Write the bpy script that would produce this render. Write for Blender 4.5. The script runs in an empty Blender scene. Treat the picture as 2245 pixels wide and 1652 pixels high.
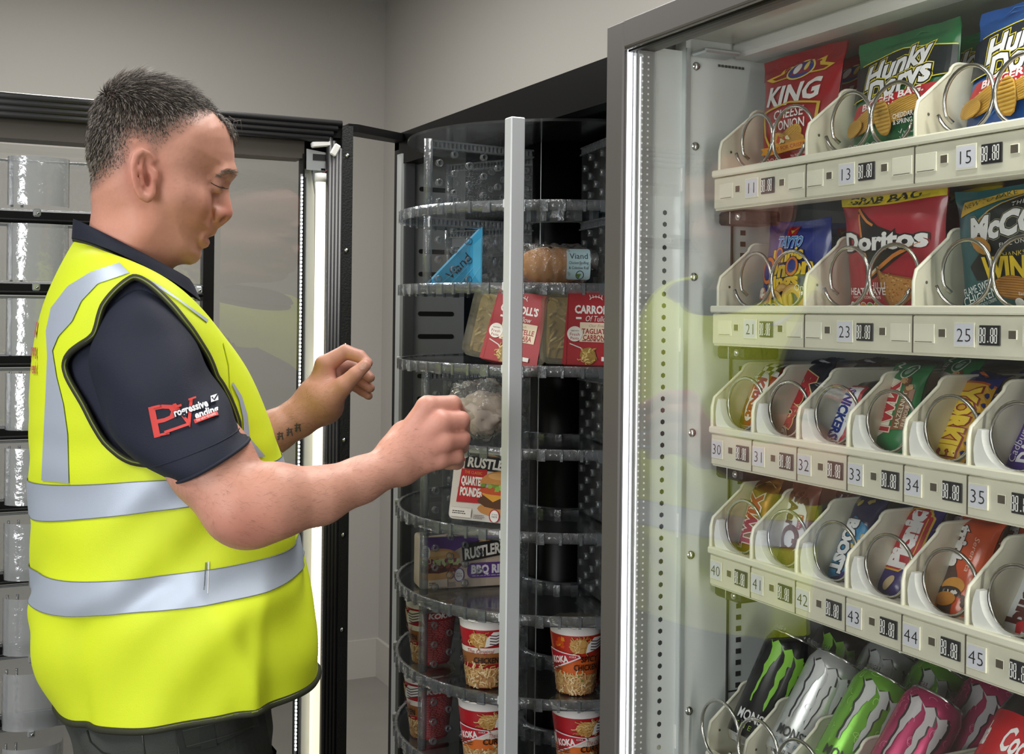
import bpy, bmesh, math, random
import numpy as np
from mathutils import Vector, Matrix, Euler, noise
from mathutils.geometry import tessellate_polygon
from mathutils.bvhtree import BVHTree
random.seed(7); np.random.seed(7)
S = bpy.context.scene; COL = S.collection
PI = math.pi
# ------------------------------------------------------------------ camera, world, lights
F, TH, ROLL, HX, HY, HC = 2600.0, math.radians(26.2), 0.0113, 1122.5, 685.3, 1.5
ST, CT, SR, CR = math.sin(TH), math.cos(TH), math.sin(ROLL), math.cos(ROLL)
cam = bpy.data.cameras.new('camera'); camo = bpy.data.objects.new('camera', cam); COL.objects.link(camo)
cam.sensor_width = 36; cam.lens = 36 * F / 2245; cam.shift_y = -(826 - HY) / 2245; cam.clip_start = .05
fw = Vector((-CT, ST, 0)); rt = Vector((ST, CT, 0)); up = Vector((0, 0, 1))
rt2 = rt * CR + up * SR; up2 = up * CR - rt * SR
m = Matrix((rt2, up2, -fw)).transposed().to_4x4(); m.translation = (0, 0, HC); camo.matrix_world = m
S.camera = camo
S.view_settings.view_transform = 'Standard'; S.view_settings.look = 'None'
S.view_settings.exposure = 0.0; S.view_settings.gamma = 1.0; S.view_settings.use_curve_mapping = False
S.cycles.use_denoising = True; S.cycles.transparent_max_bounces = 40; S.cycles.max_bounces = 10
S.cycles.sample_clamp_indirect = 6; S.cycles.caustics_reflective = False; S.cycles.caustics_refractive = False
W = bpy.data.worlds.new('world'); S.world = W; W.use_nodes = True
W.node_tree.nodes['Background'].inputs[0].default_value = (.9, .95, 1, 1); W.node_tree.nodes['Background'].inputs[1].default_value = .15

def area(name, loc, tgt, sx, sy, power, col=(1, 1, 1), spread=180):
    l = bpy.data.lights.new(name, 'AREA'); l.shape = 'RECTANGLE'; l.size = sx; l.size_y = sy; l.energy = power; l.color = col
    l.spread = math.radians(spread)
    o = bpy.data.objects.new(name, l); COL.objects.link(o); o.location = loc
    o.rotation_euler = (Vector(tgt) - Vector(loc)).to_track_quat('-Z', 'Y').to_euler(); return o
# ceiling LED panels of the room, plus added fill lights from camera side and above
area('overhead_light', (-.9, -1.2, 2.76), (-.9, -1.2, 0), 1.2, .6, 36, (1, .985, .96))
area('overhead_light', (-3.2, .4, 2.76), (-3.2, .4, 0), 1.2, .6, 50, (1, .98, .95))
area('overhead_light', (1.2, .6, 2.76), (1.2, .6, 0), 1.2, .6, 18, (1, .97, .92))
area('camera_side_fill_light', (.9, -2.9, 1.5), (-1.2, .3, 1.3), 1.6, 1.6, 76, (.97, .98, 1))  # added fill from the camera side to brighten the man
area('overhead_light', (-1.6, .95, 2.76), (-1.6, .95, 0), 1.2, .6, 27, (1, .98, .94))  # added overhead fill to light the man's face from the front

# pixel of the photograph -> point of the room (k = distance along the view axis)
def P(px, py, k):
    dx, dy = px - HX, py - HY
    x, y = CR * dx + SR * dy, -SR * dx + CR * dy
    X = x / F * k
    return Vector((X * ST - k * CT, X * CT + k * ST, HC - y / F * k))
def onX(px, py, X): p = P(px, py, 1.); return P(px, py, X / p.x)
def onY(px, py, Y): p = P(px, py, 1.); return P(px, py, Y / p.y)
def project(p):
    X = p[0] * ST + p[1] * CT; k = -p[0] * CT + p[1] * ST
    x, y = X / k * F, (HC - p[2]) / k * F
    return HX + CR * x - SR * y, HY + SR * x + CR * y
# ------------------------------------------------------------------ materials
def lin(h):
    if isinstance(h, str):
        c = [int(h[i:i + 2], 16) / 255 for i in (0, 2, 4)]
        return tuple((x / 12.92 if x <= .04045 else ((x + .055) / 1.055) ** 2.4) for x in c)
    return tuple(h)
MATS = {}
def mat(key, col=None, rough=.36, metal=0., noise_=None, bump=None, emit=None, coat=0., attr=None, sub=0., spec=.5, stretch=None, aniso=0.):
    """one Principled material; noise_=(scale, amount) mottles its own colour, bump=(scale, strength)"""
    if key in MATS: return MATS[key]
    if col is None: col = key
    M = bpy.data.materials.new(key); M.use_nodes = True; nt = M.node_tree; b = nt.nodes['Principled BSDF']; L = nt.links
    c = lin(col); b.inputs['Base Color'].default_value = (*c, 1); b.inputs['Roughness'].default_value = rough
    b.inputs['Metallic'].default_value = metal; b.inputs['Coat Weight'].default_value = coat; b.inputs['Coat Roughness'].default_value = .08
    b.inputs['Specular IOR Level'].default_value = spec
    if sub: b.inputs['Subsurface Weight'].default_value = sub; b.inputs['Subsurface Radius'].default_value = (.01, .004, .002); b.inputs['Subsurface Scale'].default_value = .6
    src = None
    if attr:
        a = nt.nodes.new('ShaderNodeAttribute'); a.attribute_name = attr; src = a.outputs['Color']; L.new(src, b.inputs['Base Color'])
    if noise_ or bump:
        tc = nt.nodes.new('ShaderNodeTexCoord'); vec = tc.outputs['Object']
        if stretch:
            mp = nt.nodes.new('ShaderNodeMapping'); mp.inputs['Scale'].default_value = stretch; L.new(vec, mp.inputs['Vector']); vec = mp.outputs[0]
    if noise_:
        n = nt.nodes.new('ShaderNodeTexNoise'); n.inputs['Scale'].default_value = noise_[0]; n.inputs['Detail'].default_value = 5; L.new(vec, n.inputs['Vector'])
        mr = nt.nodes.new('ShaderNodeMapRange'); mr.inputs['To Min'].default_value = 1 - noise_[1]; mr.inputs['To Max'].default_value = 1 + noise_[1]
        mr.inputs['From Min'].default_value = .25; mr.inputs['From Max'].default_value = .75
        L.new(n.outputs['Fac'], mr.inputs['Value'])
        mx = nt.nodes.new('ShaderNodeVectorMath'); mx.operation = 'SCALE'; L.new(mr.outputs[0], mx.inputs['Scale'])
        if src: L.new(src, mx.inputs[0])
        else: mx.inputs[0].default_value = c
        L.new(mx.outputs[0], b.inputs['Base Color'])
    if bump:
        n = nt.nodes.new('ShaderNodeTexNoise'); n.inputs['Scale'].default_value = bump[0]; n.inputs['Detail'].default_value = 4; L.new(vec, n.inputs['Vector'])
        bp = nt.nodes.new('ShaderNodeBump'); bp.inputs['Strength'].default_value = bump[1]; bp.inputs['Distance'].default_value = .01
        L.new(n.outputs['Fac'], bp.inputs['Height']); L.new(bp.outputs[0], b.inputs['Normal'])
    if emit: b.inputs['Emission Color'].default_value = (*lin(emit[0]), 1); b.inputs['Emission Strength'].default_value = emit[1]
    MATS[key] = M; return M
def glass(key, tint='ffffff', refl=1., rough=.02, ior=1.5, haze=0., hazecol='ffffff', bump=None):
    """thin clear sheet: what is behind shows through, mirror reflection by Fresnel, optional milky haze"""
    M = bpy.data.materials.new(key); M.use_nodes = True; nt = M.node_tree; L = nt.links
    for n in list(nt.nodes): nt.nodes.remove(n)
    o = nt.nodes.new('ShaderNodeOutputMaterial'); t = nt.nodes.new('ShaderNodeBsdfTransparent'); t.inputs[0].default_value = (*lin(tint), 1)
    g = nt.nodes.new('ShaderNodeBsdfGlossy'); g.inputs['Roughness'].default_value = rough
    fr = nt.nodes.new('ShaderNodeFresnel'); ge = nt.nodes.new('ShaderNodeNewGeometry')
    mi = nt.nodes.new('ShaderNodeMapRange'); mi.inputs['To Min'].default_value = ior; mi.inputs['To Max'].default_value = 1 / ior
    L.new(ge.outputs['Backfacing'], mi.inputs['Value']); L.new(mi.outputs[0], fr.inputs['IOR'])
    mu = nt.nodes.new('ShaderNodeMath'); mu.operation = 'MULTIPLY'; mu.inputs[1].default_value = refl; mu.use_clamp = True; L.new(fr.outputs[0], mu.inputs[0])
    base = t.outputs[0]
    if haze:
        d = nt.nodes.new('ShaderNodeBsdfDiffuse'); d.inputs[0].default_value = (*lin(hazecol), 1)
        mh = nt.nodes.new('ShaderNodeMixShader'); mh.inputs[0].default_value = haze; L.new(base, mh.inputs[1]); L.new(d.outputs[0], mh.inputs[2]); base = mh.outputs[0]
    mx = nt.nodes.new('ShaderNodeMixShader'); L.new(mu.outputs[0], mx.inputs[0]); L.new(base, mx.inputs[1]); L.new(g.outputs[0], mx.inputs[2])
    if bump:
        tc = nt.nodes.new('ShaderNodeTexCoord'); n = nt.nodes.new('ShaderNodeTexNoise'); n.inputs['Scale'].default_value = bump[0]; n.inputs['Detail'].default_value = 3
        L.new(tc.outputs['Object'], n.inputs['Vector']); bp = nt.nodes.new('ShaderNodeBump'); bp.inputs['Strength'].default_value = bump[1]; bp.inputs['Distance'].default_value = .01
        L.new(n.outputs['Fac'], bp.inputs['Height']); L.new(bp.outputs[0], g.inputs['Normal']); L.new(bp.outputs[0], fr.inputs['Normal'])
    L.new(mx.outputs[0], o.inputs[0]); MATS[key] = M; return M
mat('wall', '98958f', .85, noise_=(1.5, .02), bump=(60, .05)); mat('ceiling', 'd8d6d0', .9); mat('floor', '77746e', .55, noise_=(6, .06))
mat('skirting', 'a19d96', .6)
mat('black', '0a0a0b', .5, spec=.2); mat('blackgloss', '030303', .35, spec=.1); mat('rubber', '1d1d1f', .38, spec=.6); mat('blackplate', '232425', .5, bump=(300, .2))
mat('steel', 'a8a6a2', .42, .85, noise_=(30, .05), stretch=(1, 1, 60)); mat('frame_grey', '5e5b58', .5, .2); mat('chrome', 'd9d9d8', .16, 1.)
mat('wire', 'c9c7c2', .2, 1.); mat('alu', 'd0d4d6', .45, .12); mat('zinc', 'c3c8cb', .35, .7); mat('screw', 'b9bab8', .25, 1.)
mat('liner', 'd5dad9', .32, noise_=(2.5, .02)); mat('liner_grey', '8f9496', .5); mat('dark', '1b1c1d', .6); mat('hole', '2b2c2c', .7)
mat('cream', 'e2dfcb', .42); mat('creamedge', 'edebd8', .4); mat('panelgrey', '55585c', .5); mat('white', 'f2f2f0', .45); mat('pusher', 'eeefec', .35)
mat('ink', '17171a', .5); mat('lcd', '2c2c30', .3); mat('label', 'dfe0ea', .45); mat('window_hole', '5b5347', .6)
mat('led', 'ffffff', .4, emit=('fff1cf', 1.1)); mat('led_soft', 'ffffff', .4, emit=('f4f8ff', 2.2)); mat('led_dot', 'ffffff', .4, emit=('ffffff', 4.))
glass('glass', 'f7f8f7', 1.7, .0, 1.5); glass('door_glass', 'e8eae9', 2.6, .0, 1.5)
glass('acrylic', 'fcfdfd', 1.1, .14, 1.5, haze=.02, hazecol='b8bcc0'); glass('acrylic_edge', 'c6cbcf', 1.35, .14, 1.6, haze=.12, hazecol='d5dade', bump=(140, .22))
glass('flap', 'f6f7f8', 1.5, .10, 1.5, haze=.04, bump=(60, .12)); glass('wrap', 'f4f2ec', 1.7, .1, 1.45, haze=.07, bump=(70, .9))
glass('tub', 'e9e6dc', 1.4, .12, 1.5, haze=.07, hazecol='d9d2bd', bump=(40, .15)); glass('lens', 'eef0f0', 1.4, .15, 1.5, haze=.3, hazecol='e8e8e8')
# ------------------------------------------------------------------ mesh helpers
ORG = {}
def props(o, label=None, cat=None, group=None, kind=None):
    for k, v in (('label', label), ('category', cat), ('group', group), ('kind', kind)):
        if v: o[k] = v
    return o
def thing(name, loc, label, cat, group=None, kind=None):
    o = bpy.data.objects.new(name, None); COL.objects.link(o); o.location = loc; o.empty_display_size = .05
    ORG[o.name] = Vector(loc); return props(o, label, cat, group, kind)
class MB:
    def __init__(s): s.v = []; s.f = []; s.m = []; s.sm = []; s.slots = []
    def slot(s, m):
        m = m if isinstance(m, str) else m.name
        if m not in s.slots: s.slots.append(m)
        return s.slots.index(m)
    def add(s, vs, fs, m, smooth=False):
        b = len(s.v); s.v.extend([tuple(q) for q in vs]); i = s.slot(m)
        for f in fs: s.f.append([b + j for j in f]); s.m.append(i); s.sm.append(smooth)
        return s
    def box(s, c, d, m, R=None, bev=0., seg=1):
        hx, hy, hz = d[0] / 2, d[1] / 2, d[2] / 2; c = Vector(c)
        if bev:
            bm = bmesh.new(); bmesh.ops.create_cube(bm, size=1)
            for v in bm.verts: v.co = (v.co.x * d[0], v.co.y * d[1], v.co.z * d[2])
            bmesh.ops.bevel(bm, geom=bm.edges[:], offset=bev, segments=seg, affect='EDGES', profile=.5)
            bm.verts.index_update(); vs = [v.co.copy() for v in bm.verts]; fs = [[v.index for v in f.verts] for f in bm.faces]; bm.free()
        else:
            vs = [Vector((x, y, z)) for x in (-hx, hx) for y in (-hy, hy) for z in (-hz, hz)]
            fs = [(0, 1, 3, 2), (4, 6, 7, 5), (0, 4, 5, 1), (2, 3, 7, 6), (0, 2, 6, 4), (1, 5, 7, 3)]
        if R is not None: vs = [R @ v for v in vs]
        return s.add([v + c for v in vs], fs, m)
    def bx(s, x0, x1, y0, y1, z0, z1, m, bev=0.):
        return s.box(((x0 + x1) / 2, (y0 + y1) / 2, (z0 + z1) / 2), (abs(x1 - x0), abs(y1 - y0), abs(z1 - z0)), m, None, bev)
    def tube(s, pts, r, m, n=8, closed=False, caps=True, smooth=True):
        pts = [Vector(p) for p in pts]; N = len(pts); rs = r if isinstance(r, (list, tuple)) else [r] * N
        prev = None; vs = []
        for i, p in enumerate(pts):
            a = pts[(i - 1) % N] if (closed or i) else p; b = pts[(i + 1) % N] if (closed or i < N - 1) else p
            t = (b - a).normalized()
            if prev is None:
                q = Vector((0, 0, 1)) if abs(t.z) < .9 else Vector((1, 0, 0)); e = t.cross(q).normalized()
            else:
                e = prev - t * prev.dot(t); e = e.normalized() if e.length > 1e-6 else t.orthogonal().normalized()
            prev = e; g = t.cross(e)
            for j in range(n):
                an = 2 * PI * j / n; vs.append(p + (e * math.cos(an) + g * math.sin(an)) * rs[i])
        fs = []
        for i in range(N if closed else N - 1):
            for j in range(n):
                a = i * n + j; b = i * n + (j + 1) % n; i2 = (i + 1) % N
                fs.append((a, b, i2 * n + (j + 1) % n, i2 * n + j))
        if caps and not closed: fs.append(tuple(range(n))[::-1]); fs.append(tuple((N - 1) * n + j for j in range(n)))
        return s.add(vs, fs, m, smooth)
    def cyl(s, a, b, r, m, n=16, r2=None): return s.tube([a, b], [r, r if r2 is None else r2], m, n)
    def lathe(s, prof, m, n=32, M4=None, a0=0., a1=2 * PI, close=True, smooth=True):
        """prof = [(r, z), ...]; m a material or one per segment"""
        k = n if close else n + 1; vs = []
        for (r, z) in prof:
            for j in range(k):
                a = a0 + (a1 - a0) * j / n; v = Vector((r * math.cos(a), r * math.sin(a), z)); vs.append(M4 @ v if M4 else v)
        b0 = len(s.v); s.v.extend([tuple(q) for q in vs])
        for i in range(len(prof) - 1):
            mi = s.slot(m[i] if isinstance(m, list) else m)
            for j in range(n):
                j2 = (j + 1) % k; s.f.append([b0 + i * k + j, b0 + i * k + j2, b0 + (i + 1) * k + j2, b0 + (i + 1) * k + j]); s.m.append(mi); s.sm.append(smooth)
        return s
    def prism(s, poly, fn, t0, t1, m, smooth=False):
        """2-D polygon -> solid; fn(a, b, t) places it"""
        n = len(poly); tri = tessellate_polygon([[Vector((p[0], p[1], 0)) for p in poly]])
        vs = [fn(p[0], p[1], t0) for p in poly] + [fn(p[0], p[1], t1) for p in poly]
        fs = [tuple(t) for t in tri] + [tuple(n + i for i in t[::-1]) for t in tri] + [(i, (i + 1) % n, n + (i + 1) % n, n + i) for i in range(n)]
        return s.add(vs, fs, m, smooth)
    def grid(s, pts, m, cu=False, cv=False, smooth=True):
        """pts[i][j]"""
        a, b = len(pts), len(pts[0]); vs = [p for row in pts for p in row]; fs = []
        for i in range(a if cu else a - 1):
            for j in range(b if cv else b - 1):
                fs.append((i * b + j, i * b + (j + 1) % b, ((i + 1) % a) * b + (j + 1) % b, ((i + 1) % a) * b + j))
        return s.add(vs, fs, m, smooth)
    def build(s, name, parent=None, org=None, fixn=True, **pr):
        me = bpy.data.meshes.new(name); o_ = Vector(ORG[parent.name]) if parent else Vector(org or (0, 0, 0))
        v = np.array(s.v, dtype=np.float64).reshape(-1, 3) - np.array(o_)
        me.from_pydata(v.tolist(), [], s.f)
        for k in s.slots: me.materials.append(MATS[k] if k in MATS else mat(k))
        me.polygons.foreach_set('material_index', s.m); me.polygons.foreach_set('use_smooth', s.sm)
        if fixn:
            bm = bmesh.new(); bm.from_mesh(me); bmesh.ops.recalc_face_normals(bm, faces=bm.faces[:]); bm.to_mesh(me); bm.free()
        me.update(); o = bpy.data.objects.new(name, me); COL.objects.link(o)
        if parent: o.parent = parent
        else: o.location = o_
        ORG[o.name] = o_; return props(o, **pr)
def arc(cx, cy, r, a0, a1, n): return [(cx + r * math.cos(a0 + (a1 - a0) * i / n), cy + r * math.sin(a0 + (a1 - a0) * i / n)) for i in range(n + 1)]
def rrect(w, h, r, n=5, cx=0, cy=0):
    o = []
    for (x, y, a) in ((w / 2 - r, h / 2 - r, 0), (-w / 2 + r, h / 2 - r, PI / 2), (-w / 2 + r, -h / 2 + r, PI), (w / 2 - r, -h / 2 + r, 1.5 * PI)): o += arc(cx + x, cy + y, r, a, a + PI / 2, n)
    return o
# ------------------------------------------------------------------ lettering and printed artwork
GLY = {}
def glyphs(s, off=0., shear=0., space=1.):
    k = (s, off, shear, space)
    if k not in GLY:
        c = bpy.data.curves.new('t', 'FONT'); c.body = s; c.size = 1; c.offset = off; c.shear = shear; c.resolution_u = 2; c.space_character = space
        o = bpy.data.objects.new('t', c); me = bpy.data.meshes.new_from_object(o)
        v = np.array([q.co[:2] for q in me.vertices]).reshape(-1, 2); f = [list(p.vertices) for p in me.polygons]
        bpy.data.objects.remove(o); bpy.data.curves.remove(c); bpy.data.meshes.remove(me)
        GLY[k] = (v, f)
    v, f = GLY[k]; return v.copy(), f
class Art:
    """layers of flat printed shapes, later laid on a surface in order"""
    def __init__(s): s.L = []; s.lev = 0.; s.step = 1.
    def tri(s, v, f, col): s.L.append((np.array(v, float).reshape(-1, 2), [list(q) for q in f], col, s.lev)); s.lev += s.step; return s
    def fine(s, k): s.step = k; return s
    def poly(s, pts, col):
        t = tessellate_polygon([[Vector((p[0], p[1], 0)) for p in pts]]); return s.tri(pts, t, col)
    def ell(s, x, y, rx, ry, col, rot=0., n=24, jit=0.):
        c, q = math.cos(rot), math.sin(rot); o = []
        for i in range(n):
            a = 2 * PI * i / n; j = 1 + random.uniform(-jit, jit); u, v = rx * math.cos(a) * j, ry * math.sin(a) * j
            o.append((x + c * u - q * v, y + q * u + c * v))
        return s.poly(o, col)
    def ring(s, x, y, rx, ry, w, col, n=28, a0=0., a1=2 * PI, rot=0.):
        o = []; f = []; c, q = math.cos(rot), math.sin(rot)
        for i in range(n + 1):
            a = a0 + (a1 - a0) * i / n
            for k in (0, w): 
                u, v = (rx - k) * math.cos(a), (ry - k) * math.sin(a); o.append((x + c * u - q * v, y + q * u + c * v))
        for i in range(n): f.append((2 * i, 2 * i + 1, 2 * i + 3, 2 * i + 2))
        return s.tri(o, f, col)
    def rect(s, x0, x1, y0, y1, col): return s.tri([(x0, y0), (x1, y0), (x1, y1), (x0, y1)], [(0, 1, 2, 3)], col)
    def stroke(s, pts, w, col, taper=False):
        pts = [np.array(p, float) for p in pts]; o = []; n = len(pts)
        for i, p in enumerate(pts):
            t = pts[min(i + 1, n - 1)] - pts[max(i - 1, 0)]; t = t / (np.linalg.norm(t) + 1e-9); q = np.array((-t[1], t[0]))
            k = w / 2 * (1 - .8 * abs(2 * i / (n - 1) - 1) if taper else 1); o += [p + q * k, p - q * k]
        return s.tri(o, [(2 * i, 2 * i + 1, 2 * i + 3, 2 * i + 2) for i in range(n - 1)], col)
    def text(s, t, x, y, col, h=None, w=None, rot=0., shear=0., bold=.0, out=None, out2=None, space=1., arch=0., hs=1.):
        """centred at x, y; h = capital height, w = width (either or both); out = (colour, extra)"""
        v0, f0 = glyphs(t, bold, shear, space); lo, hi = v0.min(0), v0.max(0); cx = (lo[0] + hi[0]) / 2; W0 = hi[0] - lo[0]; H0 = .72
        sy = h / H0 if h else w / W0; sx = w / W0 if w else sy * hs
        for (c_, ex) in [q for q in (out2, out) if q] + [(col, 0.)]:
            v, f = (v0, f0) if ex == 0 else glyphs(t, bold + ex, shear, space)
            q = np.stack([(v[:, 0] - cx) * sx, (v[:, 1] - H0 / 2) * sy], 1)
            if arch: q[:, 1] += arch * (1 - (q[:, 0] / (W0 * sx / 2)) ** 2)
            c, k = math.cos(rot), math.sin(rot); s.tri(np.stack([x + c * q[:, 0] - k * q[:, 1], y + k * q[:, 0] + c * q[:, 1]], 1), f, c_)
        return s
    def lines(s, x0, x1, y0, y1, n, col, fill=.45, rag=.25):
        """small print that is too small to read"""
        o = s.step; s.step = 0.; s.lev += 1
        for i in range(n):
            y = y1 - (i + .5) * (y1 - y0) / n; hh = (y1 - y0) / n * fill / 2; x = x0
            e = x1 - random.uniform(0, rag) * (x1 - x0)
            while x < e:
                d = random.uniform(.06, .16) * (x1 - x0); s.rect(x, min(x + d, e), y - hh, y + hh, col); x += d + .03 * (x1 - x0)
        s.step = o; s.lev += o; return s
    def blobs(s, x0, x1, y0, y1, n, cols, r0, r1, jit=.25):
        o = s.step; s.step = 1.5 / n
        for i in range(n): s.ell(random.uniform(x0, x1), random.uniform(y0, y1), random.uniform(r0, r1), random.uniform(r0, r1), random.choice(cols), random.uniform(0, 3), 9, jit)
        s.step = o; s.lev += 1
        return s
    def squiggles(s, x, y, rx, ry, n, cols, w, ln=.6):
        o = s.step; s.step = 3. / n
        for i in range(n):
            a = random.uniform(0, 6.3); d = math.sqrt(random.random()); px, py = x + rx * d * math.cos(a), y + ry * d * math.sin(a)
            h = random.uniform(0, 6.3); pts = []
            for k in range(6): pts.append((px, py)); px += math.cos(h) * min(rx, ry) * ln / 5; py += math.sin(h) * min(rx, ry) * ln / 5; h += random.uniform(-.9, .9)
            s.stroke(pts, w, random.choice(cols))
        s.step = o; s.lev += 1; return s
    def lay(s, mb, fn, z0=.0004, dz=.00012, L=.012, clip=None):
        """subdivide and put the layers on a surface: fn(x, y) -> points, normals (arrays)"""
        for (v, f, col, i) in s.L:
            v = [tuple(q) for q in v]; T = []
            for q in f:
                for k in range(1, len(q) - 1): T.append((q[0], q[k], q[k + 1]))
            if len(f) and max(len(q) for q in f) > 3:
                T = []
                for q in f:
                    if len(q) == 3: T.append(tuple(q))
                    else: T += [tuple(q[j] for j in t) for t in tessellate_polygon([[Vector((*v[j], 0)) for j in q]])]
            out = []; st = T; mid = {}
            while st:
                nx = []
                for (a, b, c) in st:
                    e = [((v[p][0] - v[q][0]) ** 2 + (v[p][1] - v[q][1]) ** 2, p, q, r) for p, q, r in ((a, b, c), (b, c, a), (c, a, b))]
                    l, p, q, r = max(e)
                    if l <= L * L: out.append((a, b, c)); continue
                    kk = (min(p, q), max(p, q))
                    if kk not in mid: mid[kk] = len(v); v.append(((v[p][0] + v[q][0]) / 2, (v[p][1] + v[q][1]) / 2))
                    m_ = mid[kk]; nx += [(p, m_, r), (m_, q, r)]
                st = nx
            A = np.array(v); 
            if clip is not None: A[:, 0] = np.clip(A[:, 0], clip[0], clip[1]); A[:, 1] = np.clip(A[:, 1], clip[2], clip[3])
            p, n = fn(A[:, 0], A[:, 1]); mb.add((p + n * (z0 + dz * i)).tolist(), out, col)
        return mb
def facing(ob, d):
    """turn printed faces so their normals agree with the surface"""
# ================================================================== the room
def struct(name, x0, x1, y0, y1, z0, z1, m):
    b = MB(); b.bx(x0, x1, y0, y1, z0, z1, m); return b.build(name, kind='structure')
struct('floor', -4.75, 2.0, -3.6, 1.8, -.1, 0, 'floor'); struct('ceiling', -4.75, 2.0, -3.6, 1.8, 2.8, 2.9, 'ceiling')
struct('wall_back', -4.75, -4.63, -3.6, 1.68, 0, 2.8, 'wall'); struct('wall_right', -4.75, 2.0, 1.68, 1.8, 0, 2.8, 'wall')
struct('wall_left', -4.75, 2.0, -3.72, -3.6, 0, 2.8, 'wall'); struct('wall_front', 2.0, 2.12, -3.72, 1.8, 0, 2.8, 'wall')
struct('baseboard_back', -4.63, -4.615, -3.6, 1.68, 0, .155, 'skirting'); struct('baseboard_right', -4.615, 2.0, 1.665, 1.68, 0, .155, 'skirting')

# ================================================================== snack vending machine
XL, XR, YF, ZT = -1.217, -.26, .72, 1.841      # left, right, front plane, top
XI = -1.179                                     # inner edge of the stile
snack = thing('snack_vending_machine', (-.74, 1.2, 0), 'grey framed glass front snack vending machine filled with crisps, chocolate bars and cans', 'vending machine')
b = MB()                                        # cabinet shell: outer sides, back, top, inner liner
b.bx(XL, XL + .02, YF + .05, 1.62, .08, ZT - .005, 'frame_grey'); b.bx(XR - .02, XR, YF + .05, 1.62, .08, ZT - .005, 'frame_grey')
b.bx(XL, XR, YF + .05, 1.62, ZT - .01, ZT - .005, 'frame_grey'); b.bx(XL, XR, 1.6, 1.62, .08, ZT - .02, 'frame_grey'); b.bx(XL, XR, YF + .05, 1.62, .08, .6, 'frame_grey')
b.build('cabinet', snack)
b = MB(); b.bx(-1.19, -1.168, .80, 1.3, .6, 1.829, 'liner'); b.bx(-1.168, -1.166, .800, .806, .6, 1.815, 'zinc')
b.bx(-1.19, -.30, 1.28, 1.3, .6, 1.829, 'liner_grey'); b.bx(-.30, -.28, .80, 1.3, .6, 1.829, 'liner')
b.bx(-1.168, -1.1655, .8675, .8695, .6, 1.70, 'hole'); b.bx(-1.168, -1.1665, .87, 1.28, 1.045, 1.0465, 'hole')
b.build('inner_wall', snack)
b = MB(); mat('ceilplate', 'c9c9bd', .12, spec=.8); b.bx(-1.19, -.28, .765, .87, 1.8265, 1.83, 'ceilplate'); b.bx(-1.19, -.28, .90, 1.3, 1.8085, 1.83, 'ceilplate'); b.build('inner_ceiling', snack)
b = MB(); b.box((-.735, .884, 1.818), (.865, .038, .019), 'white', None, .004); b.build('ceiling_step', snack)
b = MB()                                        # edge strip with the hexagonal holes
b.bx(-1.186, -1.176, .762, .802, .6, 1.813, 'liner')
for i in range(62):
    z = 1.62 - i * .0137
    if z > .7: b.lathe([(.0001, 0), (.0032, 0)], 'hole' if z > 1.0 else 'chrome', 6, Matrix.Translation((-1.1757, .778, z)) @ Matrix.Rotation(PI / 2, 4, 'Y'), smooth=False)
b.build('hole_strip', snack)
for z in (1.795, 1.70, 1.545, 1.36, 1.215, 1.03):
    b = MB(); b.lathe([(.0001, .003), (.004, .0025), (.0055, 0)], 'chrome', 12, Matrix.Translation((-1.168, .815, z)) @ Matrix.Rotation(PI / 2, 4, 'Y')); b.build('screw', snack)
for z in (1.66, 1.47, 1.25, 1.0): b = MB(); b.bx(-1.176, -1.173, .799, .803, z - .014, z + .014, 'white'); b.build('glowing_slot', snack)  # white boxes paint the LED glow of slots in the wall
b = MB()                                        # slotted rack strip on the side wall
for i in range(70):
    z = 1.60 - i * .0137
    if z > .7: b.bx(-1.168, -1.1672, .882, .889, z - .003, z + .003, 'hole')
b.build('slotted_rack', snack)
b = MB()                                        # corner bracket under the ceiling
b.box((-1.150, .83, 1.808), (.03, .05, .006), 'zinc', None, .002)
for k in range(8): b.bx(-1.166, -1.1655, .845 + .005 * k, .848 + .005 * k, 1.797, 1.8, 'hole')
b.build('corner_bracket', snack)
b = MB()                                        # front frame
b.box(((XL + XI) / 2, YF + .022, .96), (XI - XL, .044, ZT - .08), 'frame_grey', None, .002)
b.box(((XI + XR) / 2, YF + .022, ZT - .0165), (XR - XI, .044, .033), 'frame_grey', None, .002)
b.box((XR - .02, YF + .022, .94), (.04, .044, 1.7), 'frame_grey', None, .002); b.bx(XI, XR - .04, YF, YF + .044, .08, .72, 'frame_grey')
b.build('door_frame', snack)
b = MB(); b.bx(XI, XI + .0016, YF + .006, YF + .012, .72, ZT - .034, 'led_soft'); b.build('bright_edge', snack)
b = MB(); b.bx(XI, XI + .006, YF + .014, YF + .042, .72, ZT - .034, 'lens')
for i in range(150):
    z = 1.8 - i * .0072; b.bx(XI + .006, XI + .0064, YF + .022, YF + .024, z - .001, z + .001, 'white'); b.bx(XI + .006, XI + .0064, YF + .030, YF + .032, z - .001, z + .001, 'white')
b.build('light_strip', snack)
b = MB(); b.bx(XI, XR - .04, YF + .012, YF + .016, .72, ZT - .033, 'glass'); b.build('glass_pane', snack)
b = MB(); b.bx(XI, XR - .04, YF + .006, YF + .011, ZT - .037, ZT - .034, 'black'); b.bx(XI, XR - .04, YF + .002, YF + .006, ZT - .0355, ZT - .0335, 'chrome'); b.build('glass_seal', snack)
# lights of this machine: LED strips behind both stiles and an unseen light behind the top rail
area('snack_strip_light', (-.31, .775, 1.3), (-1.0, 1.02, 1.28), .02, 1.0, 3.6, (1, .98, .92))
area('snack_strip_light', (XI + .003, YF + .010, 1.25), (XI + 1, YF + .6, 1.25), .0015, 1.1, .12, (1, 1, 1))
area('snack_top_light', (-.735, .770, 1.816), (-.75, .95, 1.4), .8, .006, 1.6, (1, .98, .9))

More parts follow.
